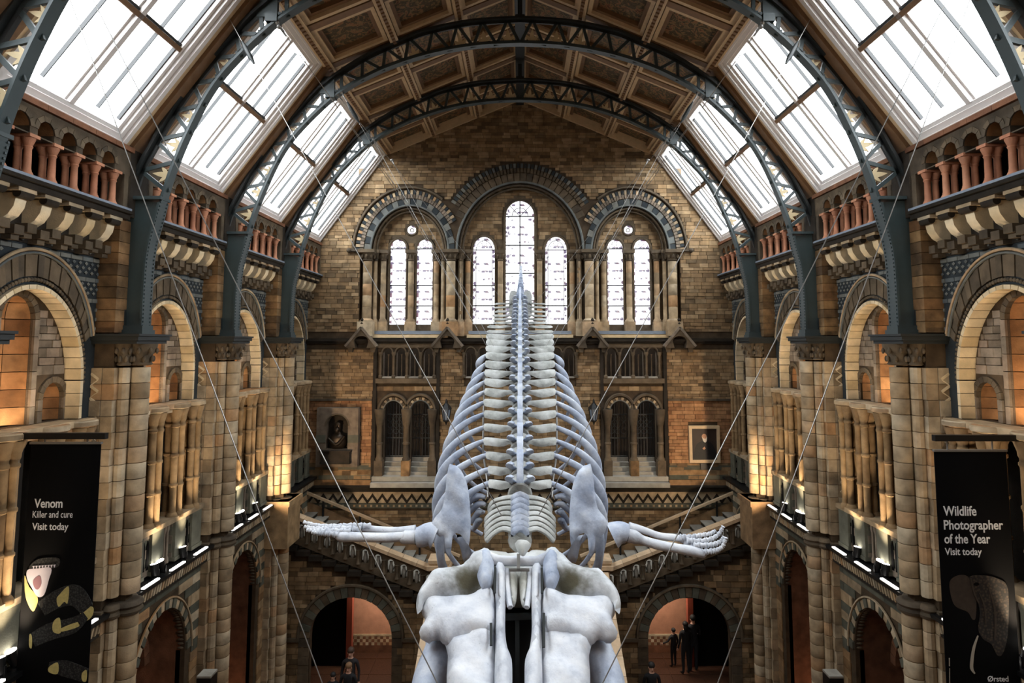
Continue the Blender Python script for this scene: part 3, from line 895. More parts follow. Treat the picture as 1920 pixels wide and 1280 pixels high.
obj('window_wall', MB().plate([(-6.1, z628 - .2), (6.1, z628 - .2), (6.1, zt_w + .3), (-6.1, zt_w + .3)], LH + RH, YW, YW + .16, 'xz'), M['greybrown'], wb)


def wblock(x, z):
    k = np.zeros(x.shape, bool)
    for h in LH + RH:
        hh = np.array(h); c = hh.mean(0); k |= inpoly(x, z, [tuple((p - c) * 1.18 + c) for p in hh])
    k |= ~(inpoly(x, z, RL) | inpoly(x, z, RR) | inpoly(x, z, RCn))
    return k


lay(courses(-6, 6, z470 - .1, zt_w, .13, .24, .42, wblock), wb, M['brick'], 'xz', YW, .025, 'recess_brick', 200)
for i, (x, a, zt, zsp_, zb) in enumerate(LN):
    w = empty('window_%d' % (i + 1), (x, YW, zb)); tag(w, kind='structure')
    mb = MB(); arc_tube(mb, (x, zsp_), a + .02, zt - zsp_ + .02, .05, YW - .02, 'xz', 0, pi, 18)
    for sx in (-1, 1): mb.tube([(x + sx * (a + .02), YW - .02, zb), (x + sx * (a + .02), YW - .02, zsp_)], .05, 6)
    obj('window_surround', mb, M['greybrown'], w, 60)
    rows = [zb, zb + (zsp_ - zb) * .25, zb + (zsp_ - zb) * .52, zb + (zsp_ - zb) * .78 if i == 3 else zsp_]
    if i == 3: rows = [zb, zb + (zsp_ - zb) * .22, zb + (zsp_ - zb) * .47, zb + (zsp_ - zb) * .73, zsp_]
    fm = MB()
    for z in rows: fm.box(x - a, x + a, YW + .05, YW + .09, z - .018, z + .018)
    for sx in (-1, 1): fm.box(x + sx * a - .015, x + sx * a + .015, YW + .05, YW + .09, zb, zsp_)
    if i == 3: fm.box(x - .018, x + .018, YW + .05, YW + .09, zb, zt)
    if i in (2, 4):
        for sx in (-1, 1): fm.box(x + sx * a * .7 - .008, x + sx * a * .7 + .008, YW + .05, YW + .08, zb, zsp_)
        arc_tube(fm, (x, zsp_), a * .7, (zt - zsp_) * .7, .01, YW + .06, 'xz', 0, pi, 12, 4)
    if i == 3:
        arc_tube(fm, (x, zsp_), a * .55, (zt - zsp_) * .55, .012, YW + .06, 'xz', 0, pi, 12, 4)
        for t in (.25, .5, .75):
            fm.bar((x, YW + .07, zsp_), (x + a * cos(pi * t), YW + .07, zsp_ + (zt - zsp_) * sin(pi * t)), .02, .02)
    else:
        for t in np.linspace(0, 2 * pi, 9)[:-1]: fm.ball((x + .09 * cos(t), YW + .07, (zsp_ + zt) / 2 + .0 + .09 * sin(t)), .018, 5, 4)
    obj('glazing_bars', fm, M['iron_d'], w)
    for j in range(len(rows) - 1):
        o = obj('stained_pane', MB().box(x - a, x + a, YW + .09, YW + .105, rows[j], rows[j + 1]), M['stained'], w); o['half_width'] = float(a)
    o = obj('stained_pane', MB().prism(arch_pts(x, zsp_, a, zt - zsp_, 16), YW + .09, YW + .105, 'xz'), M['stained'], w); o['half_width'] = float(a)
for i, (x, z) in enumerate(RO):
    w = empty('window_%d' % (8 + i), (x, YW, z)); tag(w, kind='structure')
    o = obj('stained_pane', MB().prism([(x + .19 * cos(t), z + .19 * sin(t)) for t in np.linspace(0, 2 * pi, 21)[:-1]], YW + .09, YW + .105, 'xz'), M['stained'], w); o['half_width'] = .3
    fm = MB(); arc_tube(fm, (x, z), .2, .2, .04, YW, 'xz', 0, 2 * pi, 20); arc_tube(fm, (x, z), .07, .07, .015, YW + .07, 'xz', 0, 2 * pi, 12, 5); obj('window_surround', fm, M['greybrown'], w, 60)
# columns standing in the window recesses
def wcol(px, r, Y, name='window_column', mat='pale'):
    x = ax(px, Y)
    z0, z1 = az(603, Y), az(490, Y)
    pr = [(r * 1.5, z0), (r * 1.5, z0 + .05), (r, z0 + .12)]
    for k in range(1, 5):
        z = z0 + .12 + (z1 - z0 - .12) * k / 5; pr += [(r, z - .012), (r * .95, z), (r, z + .012)]
    pr += [(r, z1)]
    o = empty(name, (x, Y, z0), wb)
    obj('shaft', MB().lathe(pr, (x, Y, 0), 14), M[mat], o, 40)
    c_ = MB().lathe([(r, 0), (r * 1.25, .03), (r * 1.05, .06), (r * 1.3, .22), (r * 1.75, .3)], (x, Y, z1), 12).box(x - r * 1.8, x + r * 1.8, Y - r * 1.8, Y + r * 1.8, z1 + .3, z1 + .42)
    for k in range(8):
        a = 2 * pi * k / 8; c_.ball((x + cos(a) * r * 1.35, Y + sin(a) * r * 1.35, z1 + .17), (r * .3, r * .3, .09), 5, 4)
    obj('carved_capital', c_, M['greybrown'], o, 50)
    obj('pedestal', MB().box(x - r * 1.7, x + r * 1.7, Y - r * 1.6, Y + r * 1.6, az(630, Y), z0), M['pale'], o)


for sgn in (1, -1):
    for px, r, dy in ((687, .165, .0), (702, .07, .16), (717, .1, .3), (769, .11, .3), (817, .1, .3), (829.5, .07, .16), (844, .165, .0), (863, .08, .05), (876, .1, .24), (937.5, .1, .3)):
        wcol(974.5 + sgn * (974.5 - px) * -1 if sgn > 0 else 974.5 + (974.5 - px), r, YB + dy + .02)
# lead sills and cream ledge
for x0, x1 in ((ax(700), ax(838)), (ax(878), ax(1071)), (ax(1111), ax(1249))):
    obj('window_sill', MB().box(x0, x1, YB + .05, YB + .5, az(626), az(620)), M['lead'], wb)
    obj('cream_ledge', MB().box(x0 - .05, x1 + .05, YB - .12, YB + .1, az(633), az(627)), M['cream'], wb)
obj('string_course', MB().box(-7.75, 7.75, YB - .1, YB + .05, az(644), az(634)).box(-7.75, 7.75, YB - .16, YB + .05, az(640), az(636)), M['dark'], wb)
# gablets on the buttresses
for px in (681, 840, 1109, 1270):
    x = ax(px); g = empty('gablet', (x, YB, az(650)), wb)
    zt, zb = az(616), az(652)
    obj('gablet_face', MB().plate([(x - .52, zb), (x - .2, zb)] + arch_pts(x, az(640), .26, .2, 10, pi, 0) + [(x + .2, zb), (x + .52, zb), (x + .52, az(649)), (x, zt), (x - .52, az(649))], [], YB - .28, YB + .02, 'xz'), M['greybrown'], g)
    for sx in (-1, 1):
        obj('gablet_coping', MB().bar((x, YB - .16, zt + .05), (x + sx * .56, YB - .16, az(649)), .08, .34), M['grey'], g)
    obj('finial', MB().lathe([(.03, 0), (.04, .08), (.09, .14), (.05, .2), (.07, .26), (.01, .34)], (x, YB - .18, zt + .05), 8), M['dark'], g, 50)
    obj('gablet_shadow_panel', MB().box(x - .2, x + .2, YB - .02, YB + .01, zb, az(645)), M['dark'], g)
    for i, bx in enumerate((-.4, .4)): obj('gablet_bracket', MB().prism([(x + bx - .1, zb), (x + bx + .1, zb), (x + bx + .06, zb - .16), (x + bx - .06, zb - .16)], YB - .2, YB, 'xz'), M['greybrown'], g)
for sgn in (-1, 1):
    a_, b_ = sgn * ax(652), sgn * ax(676)
    obj('label_stop', MB().box(min(a_, b_), max(a_, b_), YB - .12, YB + .03, z470 - .03, z470 + .05).ball((a_, YB - .1, z470), (.09, .09, .09), 8, 6), M['greybrown'], wb)
# little arcade balustrade (columns before the dark slots)
for sgn in (-1, 1):
    for grp in ((713.5, 738, 763, 788.5, 814.5), (869, 894, 918.5, 943.5)):
        for px in grp:
            x = sgn * abs(ax(px, py=700)) if px < 974 else ax(px)
            obj('arcade_shaft', MB().lathe([(.075, az(708)), (.075, az(704)), (.04, az(702)), (.04, az(668)), (.08, az(663)), (.08, az(660))], (x, YB - .06, 0), 10), M['greybrown'], wb, 40)
    for px in (725.5, 750.5, 775.5, 802.3, 882, 906, 931):
        x = sgn * abs(ax(px, py=700))
        obj('slot_shaft', MB().lathe([(.045, az(708)), (.022, az(703)), (.022, az(668)), (.04, az(664))], (x, YB + .2, 0), 8), M['greybrown'], wb, 40)
        obj('slot_sill', MB().box(x - .17, x + .17, YB - .08, YB + .2, az(708.5), az(706)), M['step'], wb)
        mb = MB(); arc_tube(mb, (x, zsp), .2, zs1 - zsp + .05, .035, YB - .03, 'xz', 0, pi, 12, 6); obj('slot_arch', mb, M['greybrown'], wb, 60)
    x0, x1 = sgn * abs(ax(705, py=700)), sgn * abs(ax(819, py=700)); x0, x1 = min(x0, x1), max(x0, x1)
    obj('arcade_ledge', MB().box(x0, x1, YB - .12, YB + .02, az(718), az(709)).box(x0, x1, YB - .06, YB + .02, az(653) + .03, az(644)), M['greybrown'], wb)
    # the twin doorways: scalloped arches, columns, pedestals, deep stepped sill
    for px in (737, 787.5):
        x = sgn * abs(ax(px, py=800))
        for i in range(13):
            obj('door_voussoir', sector(MB(), (x, zdsp), .37, zd1 - zdsp + .01, .47, zd1 - zdsp + .11, pi * i / 13, pi * (i + 1) / 13, YB - .06 - .02 * (i % 2), YB + .03, 'xz', 1, .02), M['pale' if i % 2 else 'greybrown'], wb)
        mb = MB(); arc_tube(mb, (x, zdsp), .53, zd1 - zdsp + .2, .06, YB - .08, 'xz', 0, pi, 16); obj('door_hood', mb, M['greybrown'], wb, 60)
        mb = MB(); arc_tube(mb, (x, zdsp), .36, zd1 - zdsp, .022, YB - .07, 'xz', 0, pi, 16); obj('door_roll', mb, M['slate2'], wb, 60)
        gt = empty('iron_gate', (x, YB + .5, az(862)), wb)
        for k in range(7): obj('gate_bar', MB().box(x - .33 + k * .11 - .008, x - .33 + k * .11 + .008, YB + .5, YB + .52, az(862), az(758)), M['iron_d'], gt)
        mb = MB()
        for zq in (az(860), az(825), az(780)): mb.box(x - .36, x + .36, YB + .49, YB + .53, zq - .02, zq + .02)
        for k in range(3):
            for kk in range(3): arc_tube(mb, (x - .22 + .22 * k, az(812) + .22 * kk), .09, .09, .01, YB + .51, 'xz', 0, 2 * pi, 10, 4)
        obj('gate_frame', mb, M['iron_d'], gt)
        for k in range(4):
            obj('sill_step', MB().box(x - .36, x + .36, YB + .06 + .13 * k, YB + .8, az(893) + .15 * k, az(893) + .15 * (k + 1) - .012), M['step'], wb)
    for px, r in ((712, .1), (762, .1), (811, .1)):
        x = sgn * abs(ax(px, py=800))
        z0 = az(862)
        obj('door_column', MB().lathe([(r * 1.4, z0), (r * 1.4, z0 + .06), (r, z0 + .12), (r, z0 + .55), (r * 1.25, z0 + .57), (r * 1.25, z0 + .62), (r, z0 + .64), (r, z0 + 1.2), (r * 1.2, z0 + 1.24), (r * 1.5, z0 + 1.45), (r * 1.9, z0 + 1.7), (r * 1.9, z0 + 1.8)], (x, YB - .06, 0), 12), M['greybrown'], wb, 40)
        obj('door_pedestal', MB().box(x - .15, x + .15, YB - .2, YB + .1, az(894), z0), M['golden' if px == 762 else 'greybrown'], wb)
    xm = sgn * abs(ax(762, py=880))
    for k in range(2):
        obj('door_step', MB().box(xm - 1.18, xm + 1.18, YB - .5 + .22 * k, YB + .1, az(908) + .17 * k, az(908) + .17 * (k + 1) - .015), M['step'], wb)
    # dark stripes of stone beside the doorways, thin string course above
    for nm, ya, yb, m_ in (('dark_course', 880, 872, 'green'), ('buff_course', 889, 881, 'buff'), ('dark_course', 898, 890, 'green'), ('buff_course', 910, 899, 'buff'), ('string_mould', 751, 747, 'greybrown')):
        xa = 5.3
        while xa < 7.7:
            l = random.uniform(.35, .8); xb = min(7.75, xa + l); pj = .09 if nm == 'string_mould' else .03
            obj(nm, MB().box(min(sgn * xa, sgn * xb) + .004, max(sgn * xa, sgn * xb) - .004, YB - pj, YB + .03, az(ya), az(yb)), M[m_], wb); xa = xb
    for xq in (5.22, 2.95):
        obj('quoin_strip', MB().box(sgn * xq - .06, sgn * xq + .06, YB - .1, YB + .02, az(905), az(650)), M['dark'], wb)
obj('ledge_course', MB().box(-7.75, 7.75, YB - .16, YB + .02, az(920), az(912)).box(-7.75, 7.75, YB - .22, YB + .02, az(912), az(909)), M['dark'], wb)
# zigzag and dotted friezes
obj('frieze_ground', MB().box(-7.75, 7.75, YB - .03, YB + .02, az(942), az(920)), M['pale'], wb)
n = 43; w_ = 15 / n; mb = MB()
za, zb = az(937), az(924); th = .13
for k in range(n):
    x = -7.5 + k * w_
    mb.prism([(x, za), (x + w_ / 2, zb), (x + w_, za), (x + w_, za - th), (x + w_ / 2, zb - th), (x, za - th)], YB - .05, YB - .02, 'xz')
obj('zigzag_frieze', mb, M['dark'], wb, kind='stuff')
obj('dotted_course', MB().box(-7.75, 7.75, YB - .04, YB + .02, az(952), az(943)), M['green'], wb)
mb = MB()
for k in range(76): mb.box(-7.5 + k * .2, -7.5 + k * .2 + .07, YB - .055, YB - .03, az(949.5), az(945.5))
obj('frieze_dots', mb, M['pale'], wb, kind='stuff')

# ------------------------------------------------------------------ roof: coffered ceiling, skylights, iron ribs
ceil = empty('ceiling', (0, 10, 19)); tag(ceil, kind='structure')
EV, RG = Vector((4.95, 0, 17.78)), Vector((0, 0, 19.88))
dn = (RG - EV); LS = dn.length; du = dn.normalized(); nn = Vector((-du.z, 0, du.x)); nn = nn if nn.z < 0 else -nn   # nn points down into the hall
RY0, RY1 = S0, YB + .3


def slope_box(mb, u0, u1, y0, y1, n0, n1):
    c = EV + du * ((u0 + u1) / 2) + nn * ((n0 + n1) / 2); c.y = (y0 + y1) / 2
    return mb.obox(c, du * ((u1 - u0) / 2), (0, (y1 - y0) / 2, 0), nn * ((n1 - n0) / 2))


for s in (-1, 1):
    b = slope_box(MB(), -.1, LS + .1, RY0, RY1, -.25, -.15)
    obj('roof_boarding', b if s > 0 else b.mirrored(), M['oak'], ceil)
COF = []
for i in range(3):
    u0, u1 = LS * i / 3, LS * (i + 1) / 3
    for j in range(2):
        y0, y1 = -1.85 + 1.85 * j, 1.85 * j
        a, b, c, d = u0 + .13, u1 - .13, y0 + .13, y1 - .13
        COF.append(Proto('painted_panel', slope_box(MB(), a + .2, b - .2, c + .2, d - .2, -.14, -.08), M['panel']))
        for k, (w0, w1, h) in enumerate(((0, .1, .12), (.1, .2, .03))):
            mb = MB()
            slope_box(mb, a + w0, a + w1, c + w0, d - w0, -.12, h); slope_box(mb, b - w1, b - w0, c + w0, d - w0, -.12, h)
            slope_box(mb, a + w1, b - w1, c + w0, c + w1, -.12, h); slope_box(mb, a + w1, b - w1, d - w1, d - w0, -.12, h)
            COF.append(Proto('coffer_moulding', mb, M['oak_l' if k == 0 else 'oak']))
    COF.append(Proto('long_beam', slope_box(MB(), u0 - .11, u0 + .11, -1.85, 1.85, -.1, .22), M['oak_l']))
    mb = MB()
    for k in range(24): slope_box(mb, u0 - .045, u0 + .045, -1.83 + k * .154, -1.83 + k * .154 + .09, .22, .26)
    COF.append(Proto('beam_beading', mb, M['oak'], kind='stuff'))
for y in (-1.85, 0):
    COF.append(Proto('cross_beam', slope_box(MB(), 0, LS, y - .11, y + .11, -.1, .14), M['oak']))
for Y in BAYS + [2.3]:
    for s in (-1, 1):
        for p in COF: put(p, ceil, s, Y)
obj('ridge_beam', MB().box(-.14, .14, RY0, RY1, 19.45, 20), M['iron_d'], ceil)
for s in (-1, 1):                          # gable moulding along the end wall
    b = slope_box(MB(), 0, LS, YB - .12, YB + .02, -.1, .24)
    obj('gable_moulding', b if s > 0 else b.mirrored(), M['oak_l'], ceil)
# skylights: slope from the gallery coping up to the eaves
K0, K1 = Vector((7.42, 0, 14.24)), Vector((4.97, 0, 17.62))
kd = (K1 - K0); KL = kd.length; ku = kd.normalized(); kn = Vector((-ku.z, 0, ku.x)); kn = kn if kn.x < 0 else -kn


def kbox(mb, u0, u1, y0, y1, n0, n1):
    c = K0 + ku * ((u0 + u1) / 2) + kn * ((n0 + n1) / 2); c.y = (y0 + y1) / 2
    return mb.obox(c, ku * ((u1 - u0) / 2), (0, (y1 - y0) / 2, 0), kn * ((n1 - n0) / 2))


for s in (-1, 1):                          # oak strips under the ribs and at top and bottom
    for Y in [0.45, 4.15] + PIERS + [22.65]:
        for o0, o1, nm, m_, n1 in ((-.26, .26, 'rafter', 'oak', .1), (-.42, -.26, 'rafter_moulding', 'oak_l', .02), (.26, .42, 'rafter_moulding', 'oak_l', .02)):
            b = kbox(MB(), -.1, KL + .1, Y + o0, Y + o1, -.2, n1)
            if Y > 22 and o0 > -.3: continue
            obj(nm, b if s > 0 else b.mirrored(), M[m_], ceil)
    for u0, u1, nm, m_ in ((-.12, .0, 'sill_board', 'rust'), (KL - .02, KL + .2, 'eaves_board', 'oak_l')):
        b = kbox(MB(), u0, u1, RY0, RY1, -.2, .08)
        obj(nm, b if s > 0 else b.mirrored(), M[m_], ceil)
SK = []
fr = MB()
for w0, w1, n0, n1 in ((0, .1, -.2, .06), (.1, .2, -.2, .0), (.2, .27, -.2, -.06)):
    mb = MB()
    kbox(mb, w0, w1, -1.45 + w0, 1.45 - w0, n0, n1); kbox(mb, KL - w1, KL - w0, -1.45 + w0, 1.45 - w0, n0, n1)
    kbox(mb, w1, KL - w1, -1.45 + w0, -1.45 + w1, n0, n1); kbox(mb, w1, KL - w1, 1.45 - w1, 1.45 - w0, n0, n1)
    SK.append(Proto('frame', mb, M['white']))
SK.append(Proto('mullion', kbox(kbox(MB(), .27, KL - .27, -.05, .05, -.2, -.04), .27, KL - .27, -.09, .09, -.2, -.12), M['white']))
SK.append(Proto('transom', kbox(MB(), KL * .5 - .05, KL * .5 + .04, -1.18, 1.18, -.2, -.04), M['oak']))
SK.append(Proto('transom_shadow_gap', kbox(MB(), KL * .5 + .05, KL * .5 + .1, -1.18, 1.18, -.2, -.1), M['iron_d']))
for y, w in ((-.62, .009), (.62, .009), (-1.17, .014), (1.17, .014)):
    SK.append(Proto('glazing_bar', kbox(MB(), .4, KL - .35, y - w, y + w, -.2, -.13), M['blackmetal']))
for u0, u1 in ((.27, KL * .5), (KL * .5, KL - .27)):
    for y0, y1 in ((-1.18, -.62), (-.62, 0), (0, .62), (.62, 1.18)):
        SK.append(Proto('pane', kbox(MB(), u0, u1, y0, y1, -.19, -.16), M['pane']))
wn = 10
for Y in [-1.0 + .0, 2.3] + BAYS:
    for s in (-1, 1):
        if Y < 0: continue
        w = empty('window_%d' % wn, (s * 6.2, Y, 15.9)); tag(w, kind='structure'); wn += 1
        for p in SK:
            put(p, w, s, Y)
        l = bpy.data.lights.new('skylight_portal', 'AREA'); l.shape = 'RECTANGLE'; l.size = 2.5; l.size_y = KL - .5; l.cycles.is_portal = True
        lo_ = bpy.data.objects.new('skylight_portal', l); COL.objects.link(lo_)
        c = K0 + ku * (KL / 2) - kn * .22; lo_.location = (s * c.x, Y, c.z)
        lo_.rotation_euler = Vector((s * kn.x, 0, kn.z)).to_track_quat('-Z', 'Y').to_euler()
# the end wall behind the viewer and roof hulls that keep the daylight to the windows
es = MB().plate([(-9.9, 0), (9.9, 0), (9.9, 17), (0, 21), (-9.9, 17)], [], S0 - .3, S0, 'xz')
obj('wall_south', es, M['buff'], kind='structure')

# iron ribs
INN = [(7.05, 10.77), (7.03, 12.2), (6.88, 13.0), (6.7, 13.75), (6.4, 14.6), (6.0, 15.45), (5.5, 16.12), (4.72, 16.88), (3.8, 17.45), (2.9, 17.82), (2.0, 18.07), (1.0, 18.23), (0, 18.28)]
OUTR = [(7.36, 10.77), (7.42, 13.3), (7.0, 14.5), (6.4, 15.55), (5.7, 16.45), (5.0, 17.2), (4.05, 17.88), (2.97, 18.4), (2.4, 18.62), (1.28, 18.86), (0, 18.95)]


def curve(p, n=6):
    v = [Vector((a, 0, b)) for a, b in p]; return catmull(v, [0] * len(v), n)[0]


def resample(c, n):
    L_ = [0]
    for i in range(1, len(c)): L_.append(L_[-1] + (c[i] - c[i - 1]).length)
    out = []; j = 0
    for k in range(n + 1):
        t = L_[-1] * k / n
        while j < len(c) - 2 and L_[j + 1] < t: j += 1
        out.append(c[j].lerp(c[j + 1], (t - L_[j]) / max(1e-9, L_[j + 1] - L_[j])))
    return out


def strip(mb, pts, w, h):
    v = []; n = len(pts)
    for i, p in enumerate(pts):
        t = (pts[min(i + 1, n - 1)] - pts[max(0, i - 1)]).normalized(); q = Vector((-t.z, 0, t.x))
        for a, b in ((-1, -1), (1, -1), (1, 1), (-1, 1)): v.append(p + Vector((0, a * w / 2, 0)) + q * (b * h / 2))
    f = [(i * 4 + k, i * 4 + (k + 1) % 4, i * 4 + 4 + (k + 1) % 4, i * 4 + 4 + k) for i in range(n - 1) for k in range(4)]
    f += [(0, 1, 2, 3), (4 * n - 4, 4 * n - 1, 4 * n - 2, 4 * n - 3)]
    return mb.add(v, f)


ci, co = curve(INN), curve(OUTR)
RP = []
iu = [p for p in ci if p.z > 13.2]; ou = [p for p in co if p.z > 13.2]
RP.append(Proto('inner_chord', strip(strip(MB(), iu, .2, .045), [p + Vector((.02, 0, .05)) for p in iu], .05, .09), M['iron'], 30))
RP.append(Proto('outer_chord', strip(strip(MB(), ou, .24, .06), [p - Vector((.03, 0, .05)) for p in ou], .05, .1), M['iron_d'], 30))
il = [p for p in ci if p.z <= 13.32]; ol = [p for p in co if p.z <= 13.32]
RP.append(Proto('leg_plate', MB().prism([(p.x, p.z) for p in il] + [(p.x, p.z) for p in reversed(ol)], -.09, .09, 'xz'), M['iron']))
RP.append(Proto('leg_flange', strip(MB(), il, .3, .04), M['iron'], 30))
RP.append(Proto('leg_flange', strip(MB(), ol, .3, .04), M['iron_d'], 30))
RP.append(Proto('leg_foot', MB().box(6.98, 7.44, -.2, .2, 10.76, 10.84).box(7.0, 7.4, -.17, .17, 10.84, 10.92), M['iron']))
RP.append(Proto('leg_cap', MB().box(6.78, 7.46, -.17, .17, 13.3, 13.36), M['iron']))
riv = MB()
for i, p in enumerate(resample(il, 34)):
    for dy in (-.11, .11): riv.obox(p + Vector((-.025, dy, 0)), (.012, 0, 0), (0, .016, 0), (0, 0, .016))
RP.append(Proto('rivets', riv, M['iron'], kind='stuff'))
NL = 15
iu_c = [p for p in ci if p.z > 13.4]; ou_c = [p for p in co if p.z > 13.4]
A_, B_ = resample(iu_c, NL), resample(ou_c, NL)
for k in range(NL):
    a, b, c = A_[k], (B_[k] + B_[k + 1]) / 2, A_[k + 1]
    for p, q in ((a, b), (b, c)):
        RP.append(Proto('brace', MB().bar(p, q, .075, .05, (0, 1, 0)), M['iron']))
    RP.append(Proto('gusset', MB().prism([(a.x - .07, a.z - .02), (a.x + .07, a.z - .05), (a.x + .1, a.z + .09), (a.x - .03, a.z + .11)], -.02, .02, 'xz'), M['iron']))


def scroll(mb, c, w, h, flip=1):             # gilded leaf and scroll cut from sheet iron, in the x-z plane
    cx_, cz_ = c
    def leaf(x, z, ang, l, wd):
        n = 8; p = []
        for i in range(n + 1): t = i / n; p.append((t * l, wd * sin(pi * t) * (1 - .4 * t)))
        for i in range(n - 1, 0, -1): t = i / n; p.append((t * l, -wd * sin(pi * t) * (1 - .4 * t)))
        ca, sa = cos(ang), sin(ang)
        mb.prism([(x + u * ca - v * sa, z + u * sa + v * ca) for u, v in p], -.012, .012, 'xz')
    def spiral(x, z, r, d):
        pts = [(x + r * (1 - .8 * i / 14) * cos(d * i * .62), 0, z + r * (1 - .8 * i / 14) * sin(d * i * .62)) for i in range(15)]
        mb.tube(pts, r * .16, 5, up=(0, 1, 0))
    leaf(cx_, cz_ - h * .5, pi / 2, h, w * .2)
    for sx in (-1, 1):
        leaf(cx_, cz_ - h * .35, pi / 2 - sx * .8, h * .62, w * .13)
        spiral(cx_ + sx * w * .28, cz_ - h * .3, w * .17, sx)
    return mb


for k in range(0, NL):
    if k % 2 == 0 or k in (1, 13):
        p = (A_[k] + A_[k + 1] + (B_[k] + B_[k + 1]) * .5) / 3
        d = (A_[k] - (B_[k] + B_[k + 1]) / 2).length
        mb = scroll(MB(), (0, 0), d * .5, d * .56)
        t = (A_[k + 1] - A_[k]).normalized(); ang = math.atan2(t.x, -t.z) if k < 9 else 0
        ang = math.atan2(B_[k].x - A_[k].x, B_[k].z - A_[k].z)
        mb.v = [(p.x + x * cos(ang) + z * sin(ang), y, p.z - x * sin(ang) + z * cos(ang)) for x, y, z in mb.v]
        RP.append(Proto('gilded_scroll', mb, M['gold'], 60))
RP.append(Proto('eaves_bracket', MB().box(4.72, 4.95, -.13, .13, 16.82, 16.98).box(4.75, 5.15, -.04, .04, 16.95, 17.4), M['iron']))
RP.append(Proto('king_post', MB().box(0, .06, -.06, .06, 18.9, 19.5).box(0, .12, -.05, .05, 18.95, 19.05), M['iron_d']))
rw = {4.15: 'right over the viewer', 7.85: 'nearest, crossing only the top corners', 11.55: 'second, its crown above the frame', 15.25: 'whose crown shows highest', 18.95: 'farthest, before the end gable'}
for Y in PIERS:
    r = empty('iron_rib', (0, Y, 10.77))
    tag(r, 'arched blue-green iron lattice rib with gilded leaves, ' + rw[Y], 'roof rib', 'iron roof ribs')
    for s in (-1, 1):
        for p in RP: put(p, r, s, Y)

